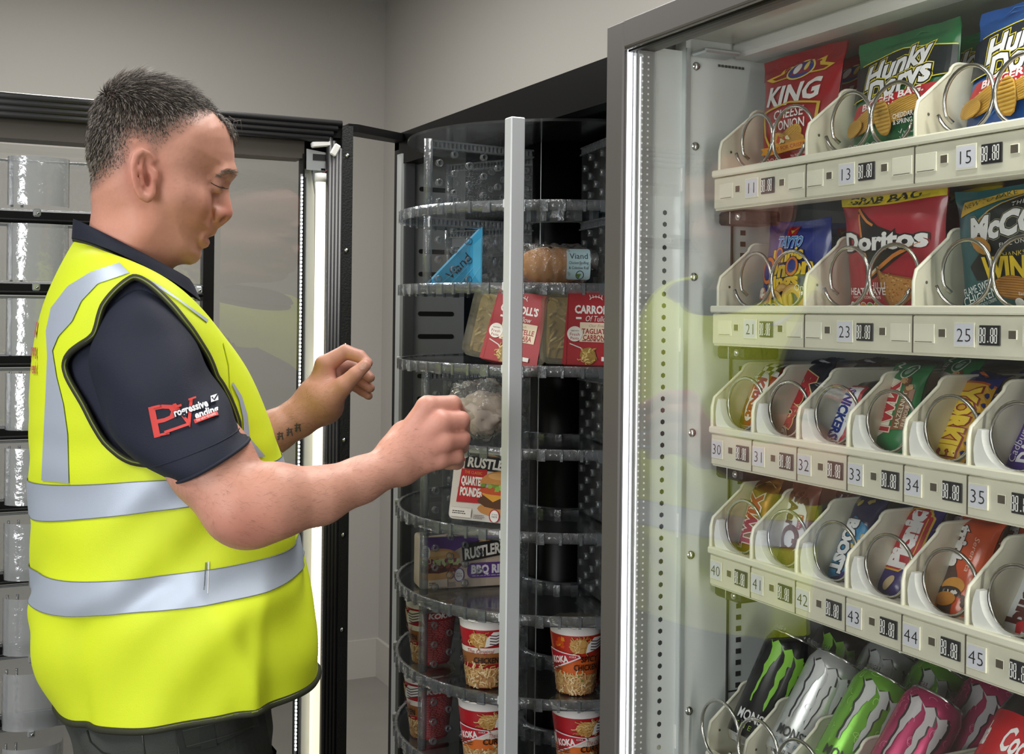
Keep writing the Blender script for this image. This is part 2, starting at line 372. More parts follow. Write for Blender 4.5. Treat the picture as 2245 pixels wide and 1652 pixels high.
# ------------------------------------------------------------------ spiral trays
X0, Y0, PT = -1.147, .83, .0765
TW = .842
CANS = [.0015 + .0688 * i for i in range(8)]; WIDE = [.011, .164, .317, .470]; NARROW = [.0015 + PT * i for i in range(8)]
DIV = [(0, 0), (-.003, .006), (-.003, .03), (0, .041)] + [(.040 + .013 * (1 - math.cos(a)), .071 + .0105 * math.sin(a)) for a in np.linspace(.1, PI / 2, 5)] + [(.34, .0815), (.34, 0)]
def seg_digits(a, x, y, w, h, col):
    for i, ch in enumerate('88.88'):
        cx = x + (i - 2) * w * .21; 
        if ch == '.': a.rect(cx - .0006, cx + .0006, y - h / 2, y - h / 2 + .0014, col); continue
        d, t = w * .062, .0011; hh = h / 2
        for (p, q) in (((-d, hh), (d, hh)), ((-d, 0), (d, 0)), ((-d, -hh), (d, -hh)), ((-d, hh), (-d, 0)), ((d, hh), (d, 0)), ((-d, 0), (-d, -hh)), ((d, 0), (d, -hh))):
            k = .8; a.stroke([(cx + p[0] * k + q[0] * (1 - k) * .2 + p[0] * .1, y + p[1] * k + (p[1] + q[1]) * .1), (cx + q[0] * .95, y + q[1] * k + (p[1] + q[1]) * .1)], t, col)
def helix(x, y0, r, zc, ccw, end, turns, pitch):
    pts = []; N = 28
    for i in range(int(N * turns) + 1):
        s = i / N; a = math.radians(end) + (2 * PI * s if ccw else -2 * PI * s)
        pts.append((x + r * math.cos(a), y0 - .006 + .010 * min(s, 1) + pitch * (math.floor(max(0, s - 1)) + min(1, max(0, (s - 1) % 1 if s > 1 else 0) / .42)), zc + r * math.sin(a)))
    return pts
def tray(name, zf, cols, nums, coils, label, wide):
    org = Vector((X0, Y0, zf)); T = thing(name, org, label, 'tray', 'spiral trays of the snack machine')
    Q = lambda x, y, z: org + Vector((x, y, z))
    b = MB(); b.bx(X0, X0 + TW, Y0 + .004, Y0 + .42, zf - .0025, zf, 'cream'); b.bx(X0, X0 + TW, Y0 + .02, Y0 + .42, zf - .03, zf - .027, 'zinc'); b.build('tray_floor', T)
    b = MB(); b.box(Q(TW / 2, .001, -.019), (TW, .008, .036), 'cream', None, .0015); b.box(Q(TW / 2, -.001, .004), (TW, .012, .008), 'creamedge', None, .0015)
    b.bx(X0, X0 + TW, Y0, Y0 + .03, zf - .0385, zf - .036, 'creamedge')
    for i, c in enumerate(cols):
        e = cols[i + 1] if i + 1 < len(cols) else c + (.153 if wide else PT)
        b.bx(X0 + e - .0009, X0 + e + .0004, Y0 - .0036, Y0, zf - .036, zf - .001, 'window_hole')
        spots = ((c + .036, .0), (c + .114, .0)) if wide else ((c + .0375, 0.),)
        for (hx, _) in spots: b.box(Q(hx, -.0034, -.017), (.0095, .0012, .0085), 'creamedge', None, .0004); b.bx(X0 + hx - .0038, X0 + hx + .0038, Y0 - .0042, Y0 - .003, zf - .0205, zf - .0135, 'window_hole')
        if wide:
            for (bx_, bw) in ((c + .014, .026), (c + .137, .026)): b.box(Q(bx_, -.0034, -.018), (bw, .0012, .018), 'creamedge', None, .0005); b.bx(X0 + bx_ - bw * .4, X0 + bx_ + bw * .4, Y0 - .0045, Y0 - .0038, zf - .0257, zf - .0252, 'window_hole')
    b.build('front_rail', T)
    b = MB(); b.box(Q(.012, .04, -.0465), (.05, .055, .016), 'blackplate', None, .003); b.bx(X0 + .012, X0 + .0135, Y0 + .011, Y0 + .013, zf - .054, zf - .040, 'chrome')
    b.lathe([(.0001, .003), (.0035, .002), (.0045, 0)], 'chrome', 10, Matrix.Translation(Q(.026, .0125, -.0465)) @ Matrix.Rotation(PI / 2, 4, 'X')); b.build('bracket', T)
    fl = lambda x, y: (np.stack([X0 + x, np.full(len(x), Y0 - .0042), zf + y], 1), np.tile((0., -1., 0.), (len(x), 1)))
    for i, c in enumerate(cols + ([cols[-1] + (.153 if wide else cols[1] - cols[0])])):
        b = MB(); pl = list(DIV); b.prism(pl, lambda y, z, t: Q(c + t, y, z), -.0011, .0011, 'cream')
        b.tube([Q(c, y, z) for (y, z) in pl[:-1]], .0019, 'creamedge', 6); b.lathe([(.0001, .0006), (.0016, 0)], 'window_hole', 8, Matrix.Translation(Q(c + .0013, .012, .030)) @ Matrix.Rotation(PI / 2, 4, 'Y'))
        b.build('divider', T)
    for i, c in enumerate(cols):
        if nums and i < len(nums):
            lx = c + (.062 if wide else .0125); px_ = c + (.090 if wide else .0595)
            b = MB(); b.box(Q(lx, -.0038, -.018), (.024 if wide else .0225, .0016, .0225), 'creamedge', None, .0006)
            a = Art(); a.poly(rrect(.021 if wide else .0195, .0195, .002, 3, lx, -.018), 'label'); a.text(nums[i], lx, -.018, 'ink', h=.0125, bold=-.012, hs=1.0, space=1.05); a.lay(b, fl, .0005, .0002, .1); b.build('number_label', T)
            b = MB(); b.box(Q(px_, -.0038, -.018), (.0225, .0016, .0175), 'lcd', None, .0004); a = Art(); seg_digits(a, px_, -.018, .022, .0122, 'white'); a.lay(b, fl, .0005, .0001, .1); b.build('price_display', T)
        for (cx, r, ccw, end) in coils(c):
            b = MB(); b.tube(helix(X0 + cx, Y0 + (-.012 if name == 'can_tray' else .014), r, zf + r + (.012 if name == 'can_tray' else .006), ccw, end, 1.04 if (wide or name == 'can_tray') else 5, .070 if wide else (.080 if name == 'can_tray' else .064)), .0020, 'wire', 7); co = b.build('coil', T)
            if not wide and name != 'can_tray':
                b = MB(); inner = [(.0278 * math.cos(math.radians(t)), .0278 * math.sin(math.radians(t))) for t in range(172, 281, 9)]
                outer = [(q * math.cos(math.radians(t)), q * math.sin(math.radians(t))) for t, q in ((281, .0325), (270, .035), (255, .040), (240, .0445), (228, .0455), (215, .0435), (200, .039), (185, .0350), (172, .0322))]
                b.prism(inner + outer, lambda u, w, t: Q(cx + u, .002 + t, r + .006 + w), -.003, .006, 'pusher'); b.build('pusher', co)
    return T
wide_coils = lambda c: [(c + .046, .031, True, 200), (c + .109, .031, False, -25)]
slim_coils = lambda c: [(c + .0405, .0300, False, -12)]
can_coils = lambda c: [(c + .0345, .0325, False, -30)]
ZF = [1.661, 1.503, 1.362, 1.221, .981]
TRAYS = [tray('spiral_tray', ZF[0], WIDE, ['11', '13', '15'], wide_coils, 'cream spiral tray numbered 11 to 15, the topmost tray, holding crisp packets', True),
         tray('spiral_tray', ZF[1], WIDE, ['21', '23', '25'], wide_coils, 'cream spiral tray numbered 21 to 25, second from the top, holding crisp packets', True),
         tray('spiral_tray', ZF[2], NARROW, ['30', '31', '32', '33', '34', '35'], slim_coils, 'cream spiral tray numbered 30 to 35 with white pushers and chocolate bars', False),
         tray('spiral_tray', ZF[3], NARROW, ['40', '41', '42', '43', '44', '45'], slim_coils, 'cream spiral tray numbered 40 to 45 with white pushers and chocolate bars', False),
         tray('can_tray', ZF[4], CANS, None, can_coils, 'cream spiral tray at the bottom of the picture holding drink cans', False)]
# ================================================================== packets, bars, cans
CRISP = dict(red='a4161e', green='1f5c38')
HGT = {}
def place(o, bot, top, Yb, roll=0., name=None):
    """stand an object on a tray: bottom centre and top centre seen at these pixels, bottom in the plane Y = Yb, leaning straight back"""
    p = onY(bot[0], bot[1], Yb)
    if o.name in HGT:
        hw = o.dimensions.x / 2 + .002; c = [x for x in WIDE if X0 + x < p.x][-1]; p.x = min(max(p.x, X0 + c + hw), X0 + c + .153 - hw)
    q = onX(top[0], top[1], p.x); ez = (q - p).normalized(); ex = Vector((1, 0, 0)); ey = ez.cross(ex).normalized()
    M4 = Matrix((ex, ey, ez)).transposed().to_4x4(); M4.translation = p; o.matrix_world = M4 @ Matrix.Rotation(roll, 4, 'Z') @ Matrix.Diagonal((1, 1, (q - p).length / HGT.get(o.name, (q - p).length), 1)); return (q - p).length
def measure(bot, top, Yb):
    p = onY(bot[0], bot[1], Yb); q = onX(top[0], top[1], p.x); return (q - p).length, p
def copy_thing(o, shift, label, group=None):
    c = o.copy(); COL.objects.link(c); c.location = o.location + Vector(shift); c['label'] = label
    if group: c['group'] = group
    for ch in o.children:
        d = ch.copy(); COL.objects.link(d); d.parent = c
    return c
def normals(fn, x, y, e=.0008):
    p = fn(x, y); n = np.cross(fn(x + e, y) - fn(x - e, y), fn(x, y + e) - fn(x, y - e)); n /= np.linalg.norm(n, axis=1)[:, None] + 1e-12; return p, n
def bag(name, w, h, T, base, art, back=None, seed=0, seal=.013, topcol=None, crinkle=.0022):
    mb = MB(); sd = seed * 7.3
    def surf(sgn):
        def fn(x, y):
            u = np.clip(np.abs(2 * x / w), 0, 1); v = np.clip(y / h, 0, 1); s = np.sin(PI * np.clip((v - .0) / (1 - seal / h), 0, 1)) ** .55 * (1 - .3 * v)
            s = np.where(v > 1 - seal / h, 0, s); t = T * (1 - u ** 2.4) ** .62 * s
            edge = 1 - s * .8
            wr = (np.sin(x * 190 + sd + np.sin(y * 60 + sd) * 2) * .5 + np.sin(x * 95 - y * 80 + sd * 2) + .7 * np.sin(y * 150 + x * 40 + sd)) * crinkle * .42
            xx = x * (1 - .075 * s) + np.sin(y * 48 + sd) * .0012; rid = np.where(v > 1 - seal / h, np.sin(y * 2600) * .00012, 0)
            bend = .009 * np.sin(x * 26 + sd) * v ** 3
            return np.stack([xx, -sgn * (t + .0006) + wr * edge + bend + rid, y + .004 * np.sin(x * 33 + sd) * v ** 4], 1)
        return fn
    xs = np.linspace(-w / 2, w / 2, 37); ys = np.concatenate([np.linspace(0, h - seal, 36), np.linspace(h - seal + .0015, h, 10)])
    X, Yg = np.meshgrid(xs, ys, indexing='ij')
    for sgn in (1, -1):
        p = surf(sgn)(X.ravel(), Yg.ravel()).reshape(len(xs), len(ys), 3); mb.grid([[tuple(q) for q in r] for r in p], base if sgn > 0 else (back or base))
    f = surf(1); art.lay(mb, lambda x, y: normals(f, x, y), 0.0007, .00012, .009, (-w / 2 * .995, w / 2 * .995, 0, h))
    o = mb.build(name, fixn=False); HGT[o.name] = h; return o
def gda(a, x, y, n, w, cols, edge='f0efe9', ink='1a1a1c'):
    a.fine(.7)
    for i in range(n):
        cx = x + i * w * 1.12; a.lev -= (2.1 if i else 0); a.poly(rrect(w, w * 1.9, w * .45, 4, cx, y), edge); a.poly(rrect(w * .86, w * 1.76, w * .4, 4, cx, y), cols[i % len(cols)]); a.lines(cx - w * .3, cx + w * .3, y - w * .6, y + w * .5, 3, edge, .5, .1)
def chip(a, x, y, rx, ry, rot, c0='d8b055', c1='b98a35', n=9):
    a.ell(x, y, rx, ry, c1, rot, 26, .03); a.ell(x, y + ry * .04, rx * .95, ry * .93, c0, rot, 26, .03); c, s = math.cos(rot), math.sin(rot)
    for i in range(n):
        v = -.85 + 1.7 * i / (n - 1); l = math.sqrt(max(0, 1 - v * v)) * .88; pts = [(x + c * rx * l * q - s * ry * v, y + s * rx * l * q + c * ry * v) for q in (-1, -.3, .3, 1)]; a.stroke(pts, ry * .07, c1)
# --- slot 11
a = Art(); W_, H_ = .132, .158
a.rect(-.066, .066, .128, .158, '8e131b'); a.poly([(-.045, .123), (-.058, .129), (-.036, .133), (-.03, .143), (-.012, .138), (.02, .138), (.034, .144), (.037, .134), (.056, .130), (.043, .123)], 'd8b83a'); a.poly([(-.04, .125), (-.047, .128), (-.03, .1315), (-.026, .139), (0, .134), (.026, .139), (.03, .1315), (.047, .128), (.04, .125)], '8e131b')
a.ell(0, .131, .023, .0135, 'e3cf6a', 0, 30); a.ell(0, .131, .0205, .0115, '2d3c8c', 0, 30); a.poly([(-.016, .125), (-.004, .140), (.004, .128), (.012, .138), (.017, .125)], '9a2a3a'); a.ell(-.007, .133, .006, .007, 'e8e6e0'); a.ell(.009, .134, .004, .006, 'e3cf6a')
a.text('KING', 0, .103, 'f3f1ee', h=.026, w=.092, bold=.035, arch=-.004)
a.poly([(-.05, .082), (0, .089), (.05, .082), (.05, .0795), (0, .0865), (-.05, .0795)], 'd8b83a'); a.poly([(-.05, .082), (-.046, .082), (-.043, .05), (-.034, .036), (-.038, .034), (-.047, .049)], 'd8b83a'); a.poly([(.05, .082), (.046, .082), (.043, .05), (.034, .036), (.038, .034), (.047, .049)], 'd8b83a')
a.text('CHEESE', .002, .0735, 'f3f1ee', h=.0125, w=.053, bold=.012); a.text('& ONION', .002, .0585, 'f3f1ee', h=.0125, w=.058, bold=.012)
chip(a, .008, .042, .021, .012, .5, 'dcae3e'); chip(a, -.012, .039, .018, .010, -.2, 'e0b548'); chip(a, .016, .036, .016, .009, .1, 'd29d33'); a.blobs(-.01, .01, .036, .042, 6, ['c8452f', '7d9a3c', 'f0e3b2'], .002, .004)
a.poly([(-.05, .026), (-.044, .0295), (-.05, .034), (-.03, .0325), (.03, .035), (.052, .037), (.046, .0315), (.05, .027), (.03, .0255), (-.03, .0225)], 'e09a28'); a.text('SIMPLY FOR CRISPS', 0, .029, 'a4161e', h=.0048, w=.066, rot=.04)
a.text('No Added MSG', .022, .019, 'f3e9e6', h=.003, rot=.05); a.text('Source of Fibre', .023, .0135, 'f3e9e6', h=.003, rot=.05); a.text('No Artificial Colours or Flavours', .024, .008, 'f3e9e6', h=.003, w=.05, rot=.05); gda(a, -.052, .011, 5, .0082, ['a4161e'])
mat('a4161e', rough=.3, coat=.4); bag_king = bag('crisp_packet', W_, H_, .021, 'a4161e', a, seed=1, seal=.016)
props(bag_king, 'red cheese and onion crisp packet at the front of slot 11', 'crisp packet', 'crisp packets in the snack machine'); place(bag_king, (1717, 380), (1764, 112), .886)
# --- slots 13 and 15
def hunky(base, lite, dark, flav, seed):
    a = Art(); mat(base, rough=.3, coat=.4)
    for i in range(15): y = random.uniform(.006, .15); x = random.uniform(-.06, .05); a.stroke([(x, y), (x + .016, y + .012), (x + .034, y + .009)], .0016, lite, True)
    a.poly([(-.072, .076), (-.072, .125), (.0, .137), (.072, .128), (.072, .092), (.0, .084)], dark); a.stroke([(-.072, .076), (-.02, .081), (.03, .088), (.072, .093)], .0014, 'd8d23a'); a.stroke([(-.06, .127), (0, .137), (.072, .129)], .0014, 'd8d23a')
    for (t, x, y, w) in (('Hunky', .0, .117, .098), ('Dorys', .006, .092, .09)): a.text(t, x, y, 'eceef2', h=.030, w=w, rot=.25, shear=.25, bold=.035, out=('17181c', .045), out2=('dfd441', .075))
    a.poly([(-.062, .052), (-.05, .069), (.06, .083), (.064, .064), (.02, .058)], 'b3202b'); a.text('BIGGER BAG.', .002, .0715, 'f1f0ee', h=.0085, w=.088, rot=.14, shear=.15, bold=.03); a.text('BETTER VALUE.', -.002, .0605, 'f1f0ee', h=.0072, w=.085, rot=.14, shear=.15, bold=.02)
    chip(a, -.035, .047, .028, .0125, .42); chip(a, .02, .0545, .030, .0125, .32); chip(a, -.004, .046, .012, .022, .1); chip(a, -.05, .040, .016, .010, .3)
    for i, t in enumerate(flav): a.text(t, .037, .046 - i * .0075, 'f1f0ee', h=.0058, w=.046 if len(t) > 8 else .03, shear=.15, rot=.05, bold=.01)
    for i, t in enumerate(('No Added MSG', 'Source of Fibre', 'No Artificial Colours')): a.text(t, .04, .025 - i * .006, 'f1f0ee', h=.0032, rot=.04); a.stroke([(.020, .026 - i * .006), (.0215, .0235 - i * .006), (.0245, .0285 - i * .006)], .0006, 'f1f0ee')
    gda(a, -.055, .012, 5, .0085, ['141416'])
    return bag('crisp_packet', .146, .165, .022, base, a, seed=seed)
o = hunky('21643c', '2f7d4c', '1c2427', ('CHEDDAR CHEESE', '& SPRING ONION'), 2); props(o, 'green crinkle crisp packet in slot 13 with yellow edged lettering', 'crisp packet', 'crisp packets in the snack machine'); place(o, (1925, 350), (1996, 66), .885); bag_green = o
o = hunky('1d4f96', '3d77bd', '1b2230', ('SALT &', 'VINEGAR'), 3); props(o, 'blue salt and vinegar crinkle crisp packet in slot 15', 'crisp packet', 'crisp packets in the snack machine'); place(o, (2187, 318), (2283, -8), .885); bag_blue = o
# --- slot 21
a = Art(); mat('1b2f86', rough=.3, coat=.4)
a.poly([(-.012, .117), (.012, .117), (.008, .104), (-.008, .104)], 'b3202b'); a.poly([(-.008, .115), (.008, .115), (0, .106)], 'e2c64e')
a.text('TAYTO', 0, .095, '3f86c8', h=.0145, w=.045, shear=.15, bold=.04, out=('eef1f6', .035), out2=('14226a', .06))
for (t, x, y, w, h) in (('Jonnie', -.002, .078, .062, .017), ('Onion', .002, .061, .084, .021), ('rings', -.004, .044, .058, .018)): a.text(t, x, y, 'f0c92f', h=h, w=w, rot=.1, shear=.1, bold=.05, out=('161a3c', .05))
for (x, y, r) in ((-.035, .058, .015), (.013, .0625, .0105), (-.014, .0785, .0075)): a.ring(x, y, r * 1.1, r * 1.25, r * .42, '161a3c'); a.ring(x, y, r, r * 1.15, r * .3, 'df7a2c'); a.ell(x, y, r * .68, r * .8, '1b2f86')
for (x, y, r) in ((.000, .022, .017), (.017, .019, .019), (-.014, .018, .014)): a.ring(x, y, r, r * 1.1, r * .55, '9d6b2a'); a.ring(x, y, r * .97, r * 1.06, r * .48, 'd9a650'); a.ring(x + .001, y + .001, r * .85, r * .9, r * .2, 'e6bd70')
a.text('Onion', .036, .036, 'f1f0ee', h=.008); a.text('flavour', .038, .029, 'f1f0ee', h=.004); a.blobs(-.046, -.030, .020, .036, 9, ['e7dccb', 'c98f7a', '2a2f4e', 'f1eee6'], .003, .007)
a.poly([(.030, .018), (.036, .008), (.026, .004), (.028, .0005), (.041, .007), (.035, .018)], 'e2c64e'); a.lines(.036, .054, .006, .022, 5, 'c9cde6'); gda(a, -.05, .0095, 5, .0078, ['22307c']); a.rect(-.06, .06, 0, .004, '11142c')
o = bag('crisp_packet', .118, .124, .018, '1b2f86', a, seed=4, seal=.010); props(o, 'navy blue onion ring packet in slot 21 with yellow lettering', 'crisp packet', 'crisp packets in the snack machine'); place(o, (1702, 694), (1756, 482), .886); bag_onion = o
# --- slot 23
a = Art(); mat('a82533', rough=.28, coat=.4); h_ = .152
a.rect(-.071, .071, .136, .1515, 'e6cf2c'); a.text('GRAB BAG', -.006, .1435, '1a1a1a', h=.0095, w=.098, shear=.25, bold=.03)
a.poly([(-.037, .136), (-.026, .128), (-.005, .111), (.052, .088), (-.018, .046), (-.024, .052)], '1b1718'); a.stroke([(-.036, .133), (-.02, .117), (-.012, .112)], .0032, 'd0803a'); a.stroke([(-.034, .127), (-.028, .095), (-.017, .052)], .0030, 'd0803a'); a.stroke([(-.017, .052), (.018, .074), (.050, .088)], .0045, 'd0803a'); a.stroke([(-.017, .053), (-.004, .062)], .0028, 'ecd9c4')
a.text('Doritos', -.001, .0935, 'ecebe9', h=.021, w=.118, bold=.045, out=('191516', .06)); a.stroke([(.012, .072), (.050, .088)], .004, 'd0803a', True)
a.poly([(-.007, .063), (.002, .055), (.056, .045), (.058, .040), (.011, .008), (.004, .010), (-.003, .035)], '8d5c28'); a.poly([(-.005, .060), (.002, .053), (.054, .043), (.011, .011), (.006, .013), (0, .035)], 'b98445'); 
a.fine(.02)
for i in range(90):
    u, v = random.random(), random.random(); u, v = (u, v) if u + v < 1 else (1 - u, 1 - v); x = -.003 + u * .055 + v * .013; y = .058 - u * .016 - v * .043; a.ell(x, y, .0012, .0008, random.choice(['c9975a', '9a6a33', 'd3a76b', 'a5512a']), n=6)
a.fine(1.); a.lev += 1
a.text('CHILLI', -.010, .041, 'f0e6e4', h=.0075, shear=.1); a.text('HEATWAVE', -.026, .034, 'f0e6e4', h=.0085, w=.06, bold=.02, shear=.1); a.text('FLAVOUR CORN CHIPS', -.028, .027, 'f0e6e4', h=.0032, shear=.1); gda(a, -.053, .013, 5, .0088, ['dcdcd8', 'dcdcd8', 'c98534', '6f9a4a', 'b8883a'], 'f2f1ee')
o = bag('crisp_packet', .142, h_, .022, 'a82533', a, seed=5, seal=.012); props(o, 'red tortilla chip bag in slot 23 with a yellow top strip', 'crisp packet', 'crisp packets in the snack machine'); place(o, (1898, 697), (1957, 414), .886); bag_dorito = o
# --- slot 25
a = Art(); mat('17555c', rough=.3, coat=.4)
a.poly([(-.066, .118), (-.06, .136), (-.01, .145), (.02, .143), (-.02, .134)], 'c9a63c'); a.text('NEW TO BAKE', -.032, .137, '2a4a33', h=.006, rot=.25, shear=.2); a.ell(.018, .104, .062, .036, 'b79a5a', .12); a.ell(.018, .104, .060, .0345, '1f2526', .12); a.text('THE REAL', .012, .131, 'e6e4de', h=.005, rot=.18, space=1.2); a.text("McCOY'S", .010, .109, 'd9dad8', h=.027, w=.118, rot=.12, bold=.05, shear=.12, out=('15191a', .03), out2=('8d8a70', .05)); a.text('FULL ON FLAVOUR', .02, .087, 'e6e4de', h=.0046, rot=.15, space=1.1)
a.poly([(-.05, .060), (-.03, .078), (.0, .073), (.066, .084), (.068, .064), (.02, .047), (-.04, .044)], '15181a'); a.text('THANKS A M', .012, .073, 'c9b24a', h=.0055, rot=.1); a.text('WIN', -.006, .058, 'dfc033', h=.024, w=.052, bold=.045, out=('111111', .03)); a.text('CASH', .046, .062, 'f1f0ee', h=.0095, bold=.03, rot=.08); a.text('OR', .034, .054, 'f1f0ee', h=.0075, bold=.03); chip(a, .004, .036, .023, .013, -.1, 'c08a45', '94602a'); chip(a, -.03, .083, .014, .008, -.6, 'c98f4a')
a.text('FLAME SWEET', -.036, .037, 'e9efee', h=.0085, w=.044, rot=.3, shear=.2); a.text('CHICKEN', -.035, .027, 'e9efee', h=.0105, w=.048, rot=.3, shear=.2); a.text('FLAVOUR POTATO CRISPS', -.036, .018, 'e9efee', h=.0034, w=.044, rot=.3, shear=.2); a.text('45g e', -.044, .007, 'e9efee', h=.0055); a.text('Each 45g pack contains', .032, .030, 'f1f0ee', h=.003); gda(a, .012, .0165, 5, .0095, ['d7dbda', 'b4303a', 'd08a34', '7f9e4a', 'd08a34'], 'f1f0ee'); a.lines(.008, .06, .001, .008, 2, 'cfe0e0')
o = bag('crisp_packet', .146, .150, .021, '17555c', a, seed=6, seal=.011); props(o, 'dark teal crisp packet in slot 25 with silver lettering', 'crisp packet', 'crisp packets in the snack machine'); place(o, (2152, 700), (2245, 402), .885); bag_teal = o
for o, lab in ((bag_king, 'red crisp packet behind the front red packet in slot 11'), (bag_green, 'green crisp packet behind the front green packet in slot 13'), (bag_blue, 'blue crisp packet behind the front blue packet in slot 15'), (bag_onion, 'navy onion ring packet behind the front one in slot 21'), (bag_dorito, 'red tortilla chip bag with yellow strip behind the front one in slot 23'), (bag_teal, 'dark teal crisp packet behind the front one in slot 25')):
    copy_thing(o, (.003, .070, .001), lab)

# --- chocolate bars
def bar(name, w, L, T, base, art, seed=0, end=.011, endcol=None, zig=True, rough=.28, metal=0., flat=3.2):
    mb = MB(); mat(base, rough=rough, metal=metal, coat=.3); sd = seed * 5.1
    def surf(sgn):
        def fn(x, y):
            u = np.clip(np.abs(2 * x / w), 0, 1); v = y / L; a_ = np.clip(np.minimum(y - end * .8, L - end - y) / (.016), 0, 1); s = np.sin(a_ * PI / 2) ** .7
            t = T * (1 - u ** flat) ** .5 * s; wr = (np.sin(x * 260 + sd) + np.sin(x * 120 + y * 210 + sd)) * .0009 * (1 - s) + np.sin(y * 170 + x * 90 + sd) * .00035
            tip = np.clip((y - (L - end)) / end, 0, 1); z = y - np.where(zig, (np.abs((x * 420) % 2 - 1) - .5) * .0016 * (tip > .97), 0)
            return np.stack([x * (1 - .10 * s), -sgn * (t + .0004) + wr + .010 * tip ** 2 + .004 * np.sin(x * 60 + sd) * tip, z], 1)
        return fn
    xs = np.linspace(-w / 2, w / 2, 29); ys = np.concatenate([np.linspace(0, end, 5)[:-1], np.linspace(end, L - end, 34), np.linspace(L - end, L, 6)[1:]]); X, Yg = np.meshgrid(xs, ys, indexing='ij')
    for sgn in (1, -1):
        p = surf(sgn)(X.ravel(), Yg.ravel()).reshape(len(xs), len(ys), 3); mb.grid([[tuple(q) for q in r] for r in p], base)
    f = surf(1); art.lay(mb, lambda x, y: normals(f, x, y), .0004, .0001, .007, (-w / 2 * .99, w / 2 * .99, 0, L * .995)); return mb.build(name, fixn=False)
UP, DN = PI / 2, -PI / 2
def put(name, w, T, base, bot, top, artfn, label, seed, Yb=.866, behind=None, grp='chocolate bars in the snack machine', **kw):
    L, _ = measure(bot, top, Yb); a = Art(); artfn(a, w, L); o = bar(name, w, L, T, base, a, seed, **kw); props(o, label, 'chocolate bar', grp); place(o, bot, top, Yb)
    if behind: copy_thing(o, behind[0], behind[1])
    return o
def a_kit(a, w, L):
    n = 6
    for i in range(n):
        for j in range(3): a.rect(-w / 2 + i * w / n, -w / 2 + (i + 1) * w / n, L - .019 + j * .0065, L - .0125 + j * .0065, 'e9e9e4' if (i + j) % 2 else '17181a')
    a.poly(rrect(.011, .010, .002, 3, -.006, L - .026), 'f0eeea'); a.text('70%', -.006, L - .026, '2b5a2a', h=.005); a.ell(.006, L * .53, .013, L * .30, 'f2efec', -.12); a.text('KitKat', .006, L * .53, 'b5121d', w=L * .5, h=.017, rot=DN, bold=.05, shear=.1); a.stroke([(-.014, L * .55), (-.012, L * .35), (-.009, L * .2)], .005, '6e2a1a'); a.stroke([(-.008, L * .5), (-.010, L * .3)], .004, '8a3a22'); a.text('70', -.009, L * .30, 'd8863a', h=.006); a.lines(-.021, -.010, L * .08, L * .24, 7, 'e7d9d6'); a.rect(-.006, .02, L * .06, L * .15, '222a20'); a.lines(-.005, .018, L * .07, L * .19, 7, 'e7e5e0'); a.rect(-.022, -.012, L * .05, L * .10, 'dfe6cf')
put('chocolate_bar', .047, .007, 'bf1722', (1633, 968), (1692, 795), a_kit, 'red wrapped chocolate wafer bar with chequered end in slot 30', 1, behind=((.002, .064, 0), 'red wafer bar behind the front one in slot 30, checks showing'))
def a_mars(a, w, L):
    a.text('Mars', .000, L * .50, 'b3242c', w=L * .62, h=.026, rot=DN, shear=.35, bold=.055, out=('e6cf8e', .035)); a.ell(-.008, L * .13, .010, .010, 'e4e3e1'); a.text('FT', -.008, L * .13, '1a1a1b', h=.006); a.ring(-.008, L * .13, .0085, .0085, .001, '1a1a1b'); a.stroke([(-.012, L * .95), (.012, L * .9)], .003, 'b9bcc2')
put('chocolate_bar', .042, .011, '1b1a1c', (1722, 990), (1815, 778), a_mars, 'black wrapped chocolate bar with red script lettering in slot 31', 2, behind=((.004, .064, 0), 'black wrapped bar lying behind the front one in slot 31'))
def a_snick(a, w, L):
    y0, y1 = L * .13, L * .86; a.poly([(-.017, y0), (.010, y0), (.016, y0 + .012), (.016, y1), (-.010, y1), (-.017, y1 - .012)], 'b8202e'); a.poly([(-.0155, y0 + .004), (.0085, y0 + .004), (.0125, y0 + .013), (.0125, y1 - .003), (-.0085, y1 - .003), (-.0155, y1 - .012)], 'eef0f3'); a.text('SNICKERS', -.0015, (y0 + y1) / 2, '22398a', w=(y1 - y0) * .86, h=.0165, rot=DN, shear=.3, bold=.05); a.lines(.016, .0195, L * .05, L * .5, 12, 'b9b4b2'); a.ring(-.013, L * .06, .004, .004, .0009, 'd8d5d2')
put('chocolate_bar', .042, .011, '2a2020', (1826, 1006), (1902, 826), a_snick, 'dark brown nougat bar with blue on white lettering in slot 32', 3, behind=((.004, .064, 0), 'dark brown nougat bar behind the front one in slot 32'))
def a_twixg(a, w, L):
    a.poly([(-.024, L * .22), (-.016, L * .20), (.000, L * .30), (.004, L * .76), (-.018, L * .80), (-.024, L * .7)], 'e8e0d0'); a.text('TWIX', -.010, L * .5, 'b3202c', w=L * .52, h=.021, rot=UP, bold=.06, out=('eee6d8', .05), out2=('a8843c', .07)); a.text('NEW', -.016, L * .87, 'e6e2de', h=.008, rot=UP, bold=.03); a.ring(.004, L * .87, .0095, .0095, .0014, 'd9e4da'); a.ell(.004, L * .87, .005, .005, '9fbfa6'); a.poly([(.004, L * .3), (.020, L * .32), (.022, L * .70), (.010, L * .72)], '8a5a38'); a.text('HAZELNUT', .012, L * .5, 'e9d9b8', w=L * .34, h=.006, rot=UP, bold=.02, out=('3a2417', .05)); a.text('FLAVOUR', .019, L * .45, 'e9d9b8', w=L * .2, h=.004, rot=UP); a.poly([(-.01, L * .1), (.008, L * .06), (.0, L * .14)], 'cfe0d2'); a.blobs(.006, .02, L * .68, L * .78, 5, ['a06a40', 'caa070', '6d4328'], .003, .006)
